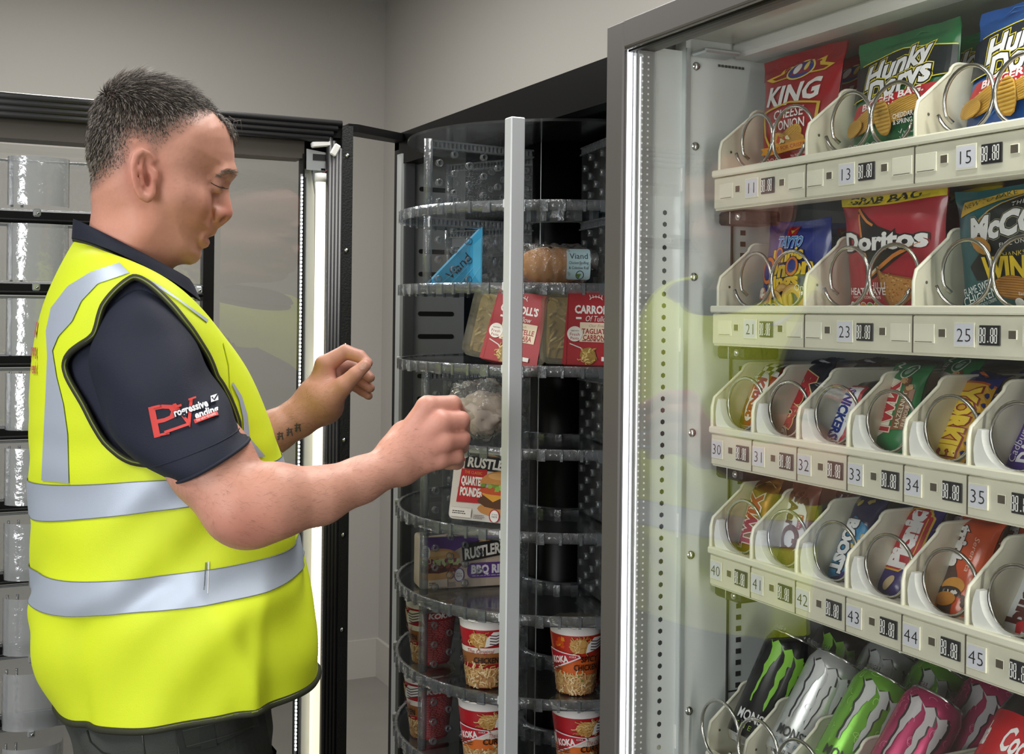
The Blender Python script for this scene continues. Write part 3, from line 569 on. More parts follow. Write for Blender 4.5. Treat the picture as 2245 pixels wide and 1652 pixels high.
put('chocolate_bar', .052, .010, '2a7a45', (1942, 1018), (2005, 788), a_twixg, 'green wrapped hazelnut finger bar with red lettering in slot 33', 4, behind=((.006, .064, .006), 'green wrapped finger bar behind the front one in slot 33'))
def a_york(a, w, L):
    a.rect(-w / 2, w / 2, L * .12, L * .80, 'd9a52c'); a.rect(-w / 2, w / 2, L * .105, L * .12, 'c2572a'); a.rect(-w / 2, w / 2, L * .80, L * .82, 'c2572a'); a.text('YORKIE', 0, L * .46, 'f0cf3c', w=L * .62, h=.027, rot=DN, bold=.06, out=('8c2a26', .05)); a.lines(-.02, -.004, L * .02, L * .09, 5, 'c9cbe2'); a.stroke([(-.008, L * .95), (.01, L * .87)], .003, 'd0703a')
put('chocolate_bar', .044, .012, '1f2a6e', (2066, 1046), (2172, 806), a_york, 'navy and yellow chocolate bar with block lettering in slot 34', 5, behind=((.004, .064, 0), 'navy and yellow bar behind the front one in slot 34'))
def a_dairy(a, w, L):
    a.text('Cadbury', -.014, L * .42, 'e4dfe9', w=L * .34, h=.010, rot=UP, shear=.4); a.text('DAIRY', .000, L * .45, 'f0eef3', w=L * .40, h=.015, rot=UP, bold=.06); a.text('MILK', .016, L * .45, 'f0eef3', w=L * .36, h=.013, rot=UP, bold=.06); a.text('TRIPLE', .010, L * .18, 'b9a9d6', h=.003, rot=UP); a.ell(.012, L * .12, .009, .006, '8470b0', .5)
put('chocolate_bar', .054, .009, '4a2f8a', (2228, 1085), (2330, 850), a_dairy, 'purple wrapped milk chocolate bar with white lettering in slot 35', 6)
# row four
def a_twix(a, w, L):
    a.ring(-.010, L * .875, .0085, .0085, .0013, '4a3416'); a.ell(-.010, L * .875, .0045, .0045, '5a4120'); a.text('TWIX', -.002, L * .48, 'b3202c', w=L * .58, h=.023, rot=UP, bold=.06, out=('f3ebe0', .05), out2=('a9702a', .07)); a.stroke([(-.02, L * .78), (.0, L * .92), (.02, L * .86)], .001, 'e6c886'); a.lines(-.012, -.002, L * .03, L * .10, 4, 'f3ebe0')
put('chocolate_bar', .046, .012, 'c08a3e', (1638, 1243), (1694, 1040), a_twix, 'gold wrapped finger bar with red lettering in slot 40', 7, rough=.22, metal=.55, behind=((.006, .064, .003), 'gold wrapped finger bar behind the front one in slot 40'))
def a_aero(a, w, L):
    a.poly([(-.024, L * .26), (-.024, L * .74), (-.015, L * .80), (.0, L * .80), (.012, L * .76), (.019, L * .66), (.021, L * .33), (.010, L * .28), (-.004, L * .32)], 'e9e8ea'); a.blobs(-.018, .018, L * .74, L * .84, 22, ['6b3f30', '8d5a48', '583226'], .002, .0042, .05); a.text('Aer', -.004, L * .62, '5c2c1e', w=L * .27, h=.017, rot=DN, bold=.05); a.ring(.000, L * .385, .016, .016, .0065, '6b3a2a'); a.blobs(.006, .016, L * .33, L * .40, 8, ['7a4a38', '57301f'], .0015, .003, .05); a.text('chocolate', -.018, L * .5, '6b3a2a', w=L * .26, h=.005, rot=DN); a.text('Nestle', .013, L * .56, 'f2e8e6', w=.014, h=.005, rot=DN, out=('b02a3a', .22)); a.ell(.003, L * .17, .011, .012, '6b3f30', .3, 12, .15); a.lines(-.004, .008, L * .13, L * .2, 4, '8a5a48'); a.rect(-.012, -.001, L * .035, L * .07, 'd9d2cc'); a.lines(-.011, -.002, L * .037, L * .068, 2, '5c2c1e')
put('chocolate_bar', .050, .010, '7d5143', (1728, 1272), (1775, 1045), a_aero, 'brown and white bubbly chocolate bar in slot 41', 8, rough=.35, behind=((.006, .064, .0), 'brown wrapped bubbly bar behind the front one in slot 41'))
def a_boost(a, w, L):
    a.poly([(-.021, L * .10), (-.021, L * .60), (-.004, L * .70), (.021, L * .62), (.021, L * .2), (.006, L * .16)], '2f86b8'); a.poly([(.004, L * .22), (.021, L * .26), (.021, L * .55), (.010, L * .48)], '1f6c86'); a.blobs(.004, .018, L * .2, L * .55, 6, ['d9b24e', 'e9cf7c'], .002, .004, .3); a.text('BOOST', -.004, L * .42, 'eef0f2', w=L * .50, h=.019, rot=DN, bold=.07, out=('1f2a3a', .06)); a.ell(-.010, L * .06, .008, .008, 'a56a38', 0, 14, .15); a.ell(-.010, L * .05, .006, .005, '6b3f20', 0, 14, .15); a.ell(.012, L * .12, .006, .010, '3b2a72'); a.blobs(-.01, .01, L * .78, L * .88, 4, ['b9a458', '8f8a60'], .002, .004, .3)
put('chocolate_bar', .043, .011, '27264e', (1834, 1304), (1925, 1072), a_boost, 'blue wrapped caramel bar with white block lettering in slot 42', 9, behind=((.004, .064, .0), 'dark blue wrapped bar behind the front one in slot 42'))
def a_pic(a, w, L):
    a.poly([(-.022, L * .30), (-.022, L * .62), (-.010, L * .84), (.012, L * .88), (.021, L * .80), (.021, L * .40), (.008, L * .30)], 'd8b03c'); a.poly([(-.021, L * .315), (-.021, L * .61), (-.009, L * .825), (.011, L * .865), (.0195, L * .79), (.0195, L * .41), (.008, L * .315)], 'b52a34'); a.text('Picnic', -.001, L * .58, 'f0eeee', w=L * .50, h=.024, rot=UP, bold=.07); a.blobs(-.014, .014, L * .88, L * .95, 10, ['a9763e', '7d4f26', 'c79a5e'], .003, .006); a.ell(.002, L * .2, .005, .0085, 'c9b48a', -.5); a.stroke([(-.010, L * .12), (-.002, L * .09), (.006, L * .11)], .0018, 'd9cda8')
put('chocolate_bar', .046, .012, '3a2d6e', (1940, 1338), (2052, 1088), a_pic, 'purple peanut bar with red and white lettering in slot 43', 10, behind=((.004, .064, .0), 'purple peanut bar behind the front one in slot 43'))
def a_trip(a, w, L):
    a.poly([(-.024, L * .1), (-.024, L * .44), (-.004, L * .52), (.006, L * .40), (.010, L * .10)], '5a4640'); a.text('tripla', -.008, L * .66, 'f0eeec', w=L * .34, h=.017, rot=DN, bold=.06, out=('3a2a26', .04)); a.text('Serenata', .012, L * .62, 'f3c9b6', w=L * .27, h=.006, rot=DN, shear=.2); a.ell(.002, L * .36, .014, .0085, 'd99a45', .15); a.ell(-.001, L * .305, .015, .006, '3f2f2a', .15); a.blobs(-.013, .011, L * .29, L * .32, 10, ['e5e2dc', '8a8f8a', '2f2522'], .0015, .003); a.ell(-.002, L * .25, .013, .007, 'c98738', .15); a.ell(-.016, L * .19, .007, .009, 'b5763a'); a.ring(-.016, L * .19, .0045, .006, .001, 'e0a75c'); a.ring(-.016, L * .19, .002, .003, .001, 'e0a75c'); a.blobs(.012, .02, L * .22, L * .32, 4, ['4a2a20'], .0015, .003); a.rect(-.024, .024, 0, L * .055, 'b32a2a')
put('chocolate_bar', .052, .011, 'd0562e', (2068, 1392), (2166, 1118), a_trip, 'orange wrapped layered bar with white lettering in slot 44', 11, behind=((.007, .064, .002), 'orange wrapped bar behind the front one in slot 44'))
def a_buen(a, w, L):
    a.text('kinder', -.014, L * .46, 'b52a34', w=L * .26, h=.007, rot=UP, bold=.02); a.text('k', -.014, L * .335, '1a1a1a', h=.007, rot=UP, bold=.02); a.text('bueno', .003, L * .47, '5a2a28', w=L * .48, h=.022, rot=UP, bold=.06); a.poly([(.000, L * .03), (.000, L * .12), (.008, L * .16), (.006, L * .24), (.014, L * .28), (.028, L * .30), (.028, L * .03)], 'c5252e'); a.poly([(-.026, L * .08), (-.026, L * .22), (-.008, L * .22), (.002, L * .10), (-.004, L * .05)], '9fb6c8'); a.poly([(-.016, L * .07), (-.019, L * .14), (-.006, L * .13)], 'c08a52'); a.ell(-.015, L * .155, .007, .006, '8a5a40', 0, 16, .1); a.ell(-.011, L * .18, .006, .005, 'd9c0a0', 0, 16, .1); a.text('ICE CREAM', -.022, L * .16, 'f1eeee', h=.003, rot=UP, out=('7a2a2a', .2)); a.poly([(.006, L * .03), (.011, L * .03), (.020, L * .18), (.015, L * .19)], 'dfe6ee'); a.poly([(.0105, L * .09), (.0145, L * .085), (.018, L * .14), (.0135, L * .145)], '2a7aa8')
put('chocolate_bar', .056, .009, 'd5d7d9', (2204, 1440), (2322, 1165), a_buen, 'white and red wafer bar with brown lettering in slot 45', 12, behind=((.004, .064, .0), 'white and red wafer bar behind the front one in slot 45'))

# --- cans
CR_, CH_ = .0318, .150
def claw():
    """outline of the three joined torn stripes of the emblem, unit box about x -.5..+.5, y -1..0"""
    r = random.Random(5); j = lambda k=.03: r.uniform(-k, k)
    def stripe(x0, x1, w0, y1):
        l = []; rr = []; n = 9
        for i in range(n + 1):
            t = i / n; c = x0 + (x1 - x0) * t; wd = w0 * (1 - t) ** .75; l.append((c - wd + j(), -.13 + (y1 + .13) * t)); rr.append((c + wd * .7 + j(), -.13 + (y1 + .13) * t))
        return l + rr[::-1]
    caps = [[(-.50, -.02), (-.42, -.06), (-.30, .0), (-.17, -.05), (-.10, -.16), (-.16, -.3), (-.34, -.28), (-.38, -.12)], [(-.17, -.05), (-.05, -.10), (.10, -.04), (.20, -.12), (.24, -.28), (.06, -.30), (.0, -.16)], [(.20, -.12), (.30, -.14), (.44, -.08), (.54, -.2), (.52, -.34), (.38, -.36), (.32, -.22)]]
    return caps + [stripe(-.26, -.36, .11, -.94), stripe(.14, .02, .11, -1.0), stripe(.45, .40, .11, -.9)]
CLAW = claw()
def can(base, body_art, label, rough=.26, metal=.45):
    mb = MB(); mat(base, rough=rough, metal=metal); r = CR_; prof = [(.001, .004), (r * .72, .004), (r * .78, 0), (r * .84, .001), (r * .985, .010)]
    mb.lathe(prof, 'chrome', 40); mb.lathe([(r * .985, .010), (r, .016), (r, CH_ - .020), (r * .985, CH_ - .0145), (r * .86, CH_ - .003)], base, 48); mb.lathe([(r * .86, CH_ - .003), (r * .87, CH_ - .001), (r * .85, CH_), (r * .82, CH_ - .001), (r * .80, CH_ - .005), (.001, CH_ - .005)], 'chrome', 40)
    zs = np.array([.0, .010, .016, CH_ - .020, CH_ - .0145, CH_ - .003, CH_]); rs = np.array([r * .985, r * .985, r, r, r * .985, r * .86, r * .86])
    fn = lambda x, y: np.stack([np.interp(y, zs, rs) * np.sin(x / r), -np.interp(y, zs, rs) * np.cos(x / r), y], 1)
    a = Art(); body_art(a); a.lay(mb, lambda x, y: normals(fn, x, y), .0003, .00009, .0036)
    o = mb.build('drink_can', fixn=False); tb = MB(); tb.poly = None; tb.prism(rrect(.014, .024, .006, 4, 0, .006), lambda x, y, t: Vector((x, y, CH_ - .0045 + t)), 0, .0012, 'chrome'); t = tb.build('ring_pull', o, fixn=True)
    return props(o, label, 'drink can', 'drink cans in the bottom tray')
def m_art(fill, ring, ringcol, line=None, curls=None, sub='ENERGY', subcol='9fc43a', ink='e8e8e8', extra=None):
    def f(a):
        if curls:
            a.fine(.02)
            for i in range(46): x, y = random.uniform(-.06, .06), random.uniform(.02, .15); a.ring(x, y, random.uniform(.002, .006), random.uniform(.002, .006), .0005, curls, 10, random.uniform(0, 3), random.uniform(3.5, 6))
        a.fine(1.); a.lev += 1
        if line:
            a.fine(.2)
            for p in CLAW: a.poly([(x * .047 * 1.12 + (.0008 if x > 0 else -.0008), .136 + y * .088 * 1.02 + .0012) for x, y in p], line)
        a.lev += 1; a.fine(.2)
        for p in CLAW: a.poly([(x * .047, .136 + y * .088) for x, y in p], fill)
        a.fine(1.); a.lev += 1
        for x in np.linspace(-.09, .09, 4): a.text(ring, x, .1525, ringcol, h=.0058, space=1.25, bold=.01, w=.034)
        a.text('MONSTER', 0, .036, ink, h=.013, w=.052, bold=.02); a.text(sub, 0, .022, subcol, h=.0062, space=1.6, w=.046)
        if extra: a.text(extra, 0, .012, ink, h=.005)
    return f
blk = can('0d0d0f', m_art('86c63c', '+ GINSENG +', 'b9b9ba'), 'black can with green claw emblem at the left end of the bottom tray', rough=.2, metal=.2)
wht = can('c3c6c6', m_art('c9cbcb', 'ZERO SUGAR', '2a2c2e', line='1f2123', curls='b2b5b6', ink='2a2c2e', subcol='7f98a8', extra='ULTRA'), 'silver white can with black outlined claw emblem beside the black can', rough=.28, metal=.55)
grn = can('6fae35', m_art('b9bdba', 'ZERO SUGAR', '1f2a18', line='1d2a20', curls='a6d36a', ink='1f2a18', subcol='eef2e6', extra='ULTRA'), 'lime green can with silver claw emblem between white and pink cans', rough=.26, metal=.4)
pnk = can('b03062', m_art('b9b4b6', 'ZERO SUGAR', '3a1526', line='2a1a22', curls='d77a9d', ink='f0e6ea', subcol='f0e6ea', extra='ULTRA'), 'pink can with silver claw emblem, nearest to the photographer', rough=.26, metal=.4)
LEAN = {}
def place_can(o, slot, top, rz):
    p = Vector((X0 + .036 + .0688 * slot, .860, ZF[4] + .018))
    for _ in range(3): q = onX(top[0], top[1], p.x); ez = (q - p).normalized(); p.z = ZF[4] + .0015 + .0318 * ez.y
    LEAN[o.name] = ez.z
    ex = Vector((1, 0, 0)); M4 = Matrix((ex, ez.cross(ex).normalized(), ez)).transposed().to_4x4(); M4.translation = p; o.matrix_world = M4 @ Matrix.Rotation(rz, 4, 'Z') @ Matrix.Diagonal((1, 1, (q - p).length / (CH_ if o.name != 'cola_bottle' else .2), 1))
for o, sl, top, rz in ((blk, 0, (1745, 1398), .72), (wht, 1, (1842, 1446), .66), (grn, 2, (1945, 1492), .80), (pnk, 3, (2056, 1533), .62)): place_can(o, sl, top, rz)
for o, n, labs in ((blk, 1, ['black can standing behind the front black can, emblem hidden']), (wht, 2, ['grey white can in the middle of the white row, behind the front white can', 'rearmost grey white can of the white row']), (grn, 2, ['shaded green can in the middle of the green row, behind the lime green can', 'rearmost shaded green can of the green row']), (pnk, 2, ['shaded pink can in the middle of the pink row, behind the front pink can', 'rearmost shaded pink can of the pink row'])):
    for i in range(n): copy_thing(o, Vector((0, .0672 / LEAN[o.name], .0005)) * (i + 1), labs[i])
# cola bottle
mb = MB(); br = .0325; prof = [(.001, .003), (br * .8, 0), (br, .010), (br * .98, .05), (br * .93, .07), (br, .095), (br, .135), (br * .97, .15), (br * .7, .185), (br * .42, .205), (br * .36, .215)]
mat('cola', '160d0b', .12, coat=.5); mb.lathe(prof, 'cola', 40); fn = lambda x, y: np.stack([(br + .0004) * np.sin(x / br), -(br + .0004) * np.cos(x / br), y], 1)
bot_o = mb.build('cola_bottle', fixn=False); props(bot_o, 'dark cola bottle with red label at the lower right corner', 'bottle')
lb = MB(); a = Art(); mat('c01622', rough=.3); a.rect(-PI * br, PI * br, .088, .142, 'c01622')
for q in (-.07, .0, .07): a.text('Coca-Cola', q, .116, 'f2efef', w=.052, h=.026, shear=.35, bold=.03)
a.lay(lb, lambda x, y: normals(fn, x, y), .0002, .0002, .005); lb.build('paper_label', bot_o, fixn=False)
cp = MB(); cp.lathe([(br * .40, .210), (br * .44, .212), (br * .44, .224), (br * .40, .228), (.001, .228)], 'c01622', 24); cp.build('cap', bot_o)
place_can(bot_o, 4.62, (2318, 1488), .95)
# ================================================================== carousel vending machine
ML, MR, MY, MT = -2.09, -1.235, .78, 1.83
car = thing('carousel_vending_machine', (-1.66, 1.2, 0), 'black carousel food vending machine with its glass door swung open', 'vending machine')
b = MB(); b.bx(ML, ML + .022, MY, 1.6, .05, MT, 'black'); b.bx(MR - .02, MR, MY, 1.6, .05, MT, 'black'); b.bx(ML, MR, MY, 1.6, MT - .03, MT, 'blackgloss'); b.bx(ML + .022, MR - .02, 1.56, 1.6, .05, MT - .03, 'blackgloss'); b.bx(ML, MR, MY, 1.6, .05, .2, 'black')
b.bx(ML + .022, MR - .02, MY, MY + .03, 1.772, MT - .03, 'blackgloss'); b.bx(ML + .05, MR - .02, MY + .03, 1.56, 1.792, 1.80, 'black'); b.build('cabinet', car)
b = MB(); b.bx(-2.066, -2.044, MY - .004, MY + .02, .2, 1.79, 'alu'); b.bx(-2.044, -2.036, MY + .002, MY + .02, .2, 1.79, 'panelgrey'); b.build('side_profile', car)
b = MB(); b.box((-1.42, .70, .96), (.021, .021, 1.6), 'alu', None, .0015); b.build('front_post', car)
LV = [1.764 - .1152 * i for i in range(10)]           # heights of the carousel levels
b = MB(); mat('slatepanel', '9da1a7', .28, spec=.6); b.bx(-2.05, -2.044, .8, .905, .2, 1.79, 'slatepanel'); b.bx(-2.05, -2.044, .905, 1.3, .2, 1.79, mat('darkpanel', '1a1d24', .2))
for z in LV:
    for dz in (.036, .078):
        for (y0, y1) in ((.812, .884), (.925, .995)): b.prism(rrect(y1 - y0, .0085, .004, 4, (y0 + y1) / 2, z - .1152 + dz), lambda a, c, t: Vector((-2.044 + t, a, c)), 0, .0008, 'dark')
b.build('inner_wall', car)
b = MB(); b.cyl((-1.67, .92, .2), (-1.67, .92, 1.77), .058, 'blackgloss', 32); b.tube([(-1.655, .8625, .3), (-1.655, .8625, 1.77)], .0008, 'alu', 5); b.build('centre_column', car)
b = MB(); b.prism([(-2.03, .655), (-2.03, .668), (-2.085, .79), (-2.05, .79), (-1.985, .672), (-1.985, .655)], lambda x, y, t: Vector((x, y, 1.813 + t)), 0, .014, 'black'); b.build('hinge_arm', car)

# ------------------------------------------------------------------ open door, hinged at the left, seen from its inner side
DX = -1.98
dy = lambda px: onX(px, 690, DX).y
yr, ys_, yg, yl, yled, ym0, ym1, yend = dy(770), dy(746), dy(716), dy(669), dy(690), dy(470), dy(446), -.22
b = MB(); b.bx(DX - .05, DX, ys_, yr, .12, 1.822, 'blackplate'); b.bx(DX - .05, DX - .031, yl, ys_, .12, 1.82, 'black'); b.bx(DX - .05, DX - .012, yg, ys_, .12, 1.82, 'black'); b.bx(DX - .05, DX - .004, yend, ys_, 1.80, 1.83, 'black')
b.bx(DX - .06, DX - .05, yend, yr, .12, 1.83, 'black') if False else None
b.bx(DX - .07, DX - .016, yend, yl, 1.762, 1.80, mat('bronze', '4f4a45', .45)); b.bx(DX - .03, DX - .006, ym1, ym0, .12, 1.77, 'black'); b.bx(DX - .05, DX, yend, yr, .12, .25, 'black'); b.bx(DX - .05, DX, yend, yend + .05, .12, 1.83, 'black')
door = b.build('door', car)
door['label'] = 'open black framed glass door with light tube and clear flaps inside'
b = MB()
for i in range(4):
    y = yg + (ys_ - yg) * (i + .5) / 4; b.tube([(DX - .004, y, .14), (DX - .004, y, 1.80 - .006 * i)], .0062, 'rubber', 8)
for i in range(4):
    z = 1.796 + .0095 * i; b.tube([(DX - .002, yend, z), (DX - .002, yg + .008 * i, z)], .0062, 'rubber', 8)
b.build('gasket', door)
for z in (1.77, 1.605, 1.44, 1.275, 1.11, .945): b = MB(); b.lathe([(.0001, .003), (.003, .0022), (.0042, 0)], 'screw', 12, Matrix.Translation((DX, (ys_ + yr) / 2, z)) @ Matrix.Rotation(PI / 2, 4, 'Y')); b.build('screw', door)
b = MB(); b.bx(DX - .03, DX - .022, yl, yg, .14, 1.745, 'liner'); b.bx(DX - .022, DX - .016, yl + .004, yl + .006, .14, 1.73, 'zinc'); b.bx(DX - .03, DX - .012, yl - .003, yl, .14, 1.77, 'black'); b.build('light_channel', door)
ty = dy(703)
b = MB(); b.cyl((DX - .008, ty, .15), (DX - .008, ty, 1.722), .0088, 'led', 16)
for i in range(130):
    for q in (-.0035, .0035): b.box((DX + .0006, ty + q, 1.715 - i * .0066), (.001, .0026, .0034), 'led_dot')
b.build('light_tube', door)
b = MB(); b.cyl((DX - .008, ty, 1.722), (DX - .008, ty, 1.737), .0105, 'white', 16); b.build('tube_cap', door)
b = MB(); b.box((DX - .004, ty + .008, 1.668), (.003, .028, .006), 'zinc', None, .001); b.build('tube_clip', door)
b = MB(); y_ = dy(671); b.prism([(y_, 1.742), (y_, 1.778), (y_ + .046, 1.772), (y_ + .046, 1.742), (y_ + .034, 1.742), (y_ + .034, 1.746), (y_ + .026, 1.746), (y_ + .026, 1.742)], lambda y, z, t: Vector((DX - .010 + t, y, z)), 0, .0025, 'zinc')
b.bx(DX - .0072, DX - .0066, y_ + .011, y_ + .040, 1.759, 1.770, 'dark'); b.build('bracket_plate', door)
b = MB(); b.box((DX - .004, y_ + .024, 1.787), (.012, .034, .010), 'white', Matrix.Rotation(.15, 3, 'X'), .002); b.box((DX, y_ + .048, 1.778), (.010, .012, .022), 'white', Matrix.Rotation(-.5, 3, 'X'), .002); b.build('cable_connector', door)
b = MB(); b.tube([(DX, y_ + .047, 1.77), (DX, y_ + .046, 1.755), (DX, y_ + .038, 1.745), (DX - .004, ty, 1.735)], .0013, '5a2c26', 6); b.tube([(DX - .015, y_ + .012, 1.742), (DX - .013, y_ + .018, 1.70), (DX - .014, y_ + .020, 1.5), (DX - .014, y_ + .026, 1.2), (DX - .014, y_ + .020, .9)], .0016, '6d6f70', 6); b.build('cable', door)
b = MB(); yd = yl - .0045; b.bx(DX - .016, DX - .013, yd - .002, yd + .002, .2, 1.735, 'zinc')
for i in range(150): b.box((DX - .012, yd, 1.728 - i * .0066), (.002, .0026, .0034), 'led_dot')
b.build('dotted_light_strip', door)
area('door_tube_light', (DX - .002, ty + .0135, 1.25), (DX + 1, ty - .25, 1.25), .004, .95, .9, (1, .97, .88))
# curved panes
def bulge(y, ya, yb, sag): t = (y - (ya + yb) / 2) / ((ya - yb) / 2); return -sag * (1 - t * t)
b = MB(); R_ = [[(DX - .03 + bulge(y, yl, yend, .085), y, z) for z in (.25, 1.765)] for y in np.linspace(yl, yend, 50)]; b.grid(R_, 'door_glass'); b.build('glass_pane', door)
for i, z in enumerate(LV):
    z1, z0 = (z - .018 if i else z - .03), LV[0] - .1152 * (i + 1) + .006
    ya, yb = ym1, -.16
    yy = np.linspace(ya, yb, 26); fx = lambda y: DX - .016 + bulge(y, ya, yb, .055)
    b = MB(); b.grid([[(fx(y), y, z0), (fx(y), y, z1)] for y in yy], 'flap')
    for zz in (z0, z1): b.tube([(fx(y), y, zz) for y in yy], .0022, 'acrylic_edge', 5)
    yc = dy(82); b.grid([[(DX - .004 + .030 * math.sin(a), yc - .045 * math.cos(a), zz) for zz in (z0 + .002, z1 - .002)] for a in np.linspace(-.2, PI + .2, 14)], 'flaptube' if 'flaptube' in MATS else glass('flaptube', 'b5b9bd', 2.6, .14, 1.6, haze=.42, hazecol='c2c6c9', bump=(60, .2)))
    for yy2 in (dy(24), dy(46)): b.tube([(DX - .008, yy2, z0), (DX - .008, yy2, z1)], .0022, 'acrylic_edge', 5)
    b.build('clear_flap', door)
    zb = LV[0] - .1152 * (i + 1)
    b = MB(); b.grid([[(fx(y) + o[0], y, zb + o[1]) for o in ((.004, -.014), (.010, -.010), (.010, .004), (.004, .007), (-.01, .007), (-.01, -.014))] for y in yy], 'black', cv=True, smooth=False)
    b.tube([(fx(y) + .012, y, zb - .009) for y in yy], .0018, 'rubber', 5); b.build('flap_bar', door)
    for yy2 in (dy(78), dy(433)): b = MB(); b.box((DX + .004, yy2, zb - .002), (.012, .011, .012), 'zinc', None, .002); b.cyl((DX + .010, yy2 + .001, zb - .003), (DX + .0115, yy2 + .001, zb - .003), .0024, 'screw', 8); b.build('flap_clip', door)

# ------------------------------------------------------------------ carousel shelves
CX, CY, RD = -1.67, .92, .268
def shelf(z, panels, label):
    T = thing('carousel_shelf', (CX, CY, z), label, 'shelf', 'clear carousel shelves'); Q = Vector((CX, CY, z))
    b = MB(); b.lathe([(.065, .004), (RD - .004, .004), (RD - .004, .006), (.065, .006)], 'acrylic', 72, Matrix.Translation(Q), smooth=False); b.build('disc', T)
    b = MB(); b.lathe([(RD - .005, -.006), (RD, -.0065), (RD + .001, 0), (RD, .0085), (RD - .005, .008)], 'acrylic_edge', 96, Matrix.Translation(Q))
    for i in range(60):
        a = 2 * PI * i / 60; w = .004 if i % 3 else .012; M4 = Matrix.Rotation(a, 3, 'Z'); b.box(Q + M4 @ Vector((RD + .001, 0, .0)), (.004, w, .016), 'acrylic_edge', M4)
    b.build('rim', T)
    for k in range(5):
        a = math.radians(-83 + 36 + 72 * k); M4 = Matrix.Rotation(a, 3, 'Z'); c = MB(); c.box(Q + M4 @ Vector((RD + .003, 0, .003)), (.006, .012, .012), 'alu', M4, .001); c.build('rim_clip', T)
    b = MB(); b.lathe([(.062, -.008), (.078, -.008), (.078, .010), (.062, .010)], 'acrylic_edge', 40, Matrix.Translation(Q))
    for i in range(20): a = 2 * PI * i / 20; M4 = Matrix.Rotation(a, 3, 'Z'); b.box(Q + M4 @ Vector((.083, 0, .002)), (.012, .010, .018), 'acrylic_edge', M4)
    b.build('hub_ring', T)
    for k in range(5 if panels else 0):
        a = math.radians(-83 + 72 * k); M4 = Matrix.Rotation(a, 3, 'Z'); f = lambda r, t, zz: Q + M4 @ Vector((r, t, zz)); b = MB(); h = .101
        b.box(f(.165, 0, .054), (.19, .0022, .092), 'acrylic', M4); b.box(f(.165, 0, .0955), (.19, .009, .0025), 'acrylic_edge', M4); b.box(f(.165, 0, .106), (.19, .007, .0025), 'acrylic_edge', M4)
        for i in range(26): b.box(f(.074 + .0073 * i, 0, .1008), (.0022, .006, .010), 'acrylic_edge', M4)
        for i in range(7):
            for j in range(6):
                if (i + j) % 2: continue
                p = f(.082 + .026 * i, 0, .016 + .0145 * j); n = M4 @ Vector((0, 1, 0)); b.lathe([(.0036, -.003), (.0054, -.003), (.0054, .003), (.0036, .003)], 'acrylic_edge', 12, Matrix.Translation(p) @ n.to_track_quat('Z', 'Y').to_matrix().to_4x4())
        b.cyl(f(.257, 0, .008), f(.257, 0, .108), .0068, 'acrylic_edge', 10); b.build('divider', T)
    return T
LAB = ['clear carousel shelf second of the stack, above the blue sandwich wedge', 'clear carousel shelf carrying the blue sandwich wedge and wrapped roll', 'clear carousel shelf carrying the two red pasta tubs', 'clear carousel shelf under the crumpled bag beside the fist', 'clear carousel shelf carrying the burger carton', 'clear carousel shelf carrying the purple rib carton', 'clear carousel shelf carrying the upper noodle cups', 'clear carousel shelf carrying the lowest noodle cups']
base = None
for i in range(1, 9):
    flat = (i == 3)
    if i == 1 or flat: t = shelf(LV[i], not flat, LAB[i - 1]); base = base or t
    else:
        t = base.copy(); COL.objects.link(t); t.location.z = LV[i]; t['label'] = LAB[i - 1]
        for ch in base.children: c = ch.copy(); COL.objects.link(c); c.parent = t
t = thing('drum_cover', (CX, CY, LV[0]), 'clear round cover over the topmost carousel compartment', 'shelf'); b = MB(); b.lathe([(.065, 0), (RD - .01, 0), (RD - .01, .004), (.065, .004)], 'acrylic', 64, Matrix.Translation((CX, CY, LV[0] + .003)), smooth=False); b.build('disc', t)

# ------------------------------------------------------------------ food in the carousel
def stand(o, px, py, k, z, yaw=0., tilt=0., lean=0.):
    """put the base at this pixel's ray on the shelf height z, turned to face the photographer plus yaw"""
    p = P(px, py, k); p.z = z; d = math.atan2(p.x, -p.y)
    o.matrix_world = Matrix.Translation(p) @ Matrix.Rotation(math.atan2(-p.x, p.y) + yaw, 4, 'Z') @ Matrix.Rotation(tilt, 4, 'Y') @ Matrix.Rotation(-lean, 4, 'X'); return o
flatfn = lambda y0: (lambda x, y: (np.stack([x, np.full(len(x), y0), y], 1), np.tile((0., -1., 0.), (len(x), 1))))
top_ = .0066
def wedge(label):
    mb = MB(); mat('39a0cf', rough=.35); T = [(-.042, 0), (.042, 0), (.042, .090)]
    mb.prism(T, lambda x, y, t: Vector((x, t, y)), 0, .065, '39a0cf'); a = Art(); a.poly([(.028, .02), (.0405, .002), (.0405, .074), (.028, .062)], '56b4dc'); a.text('Viand', .006, .030, '1d2c38', h=.014, w=.046, rot=math.radians(47), bold=.0, shear=.1)
    for i in range(4): a.stroke([(-.02 + .014 * i, .003), (.01 + .010 * i, .03)], .0007, '7cc6e4')
    a.lay(mb, flatfn(0), .0003, .0001, .1); return props(mb.build('sandwich_pack', fixn=True), label, 'sandwich')
w1 = wedge('blue triangular sandwich pack behind the perforated divider'); stand(w1, 996, 628, 1.80, LV[2] + top_, .1)
for i, (lv, lab) in enumerate(((1, 'blue sandwich pack at the right edge of the topmost carousel compartment'), (2, 'blue sandwich pack at the right edge beside the wrapped roll'))):
    c = w1.copy(); COL.objects.link(c); c['label'] = lab; stand(c, 1370, 628, 1.82, LV[lv] + top_, -.2)
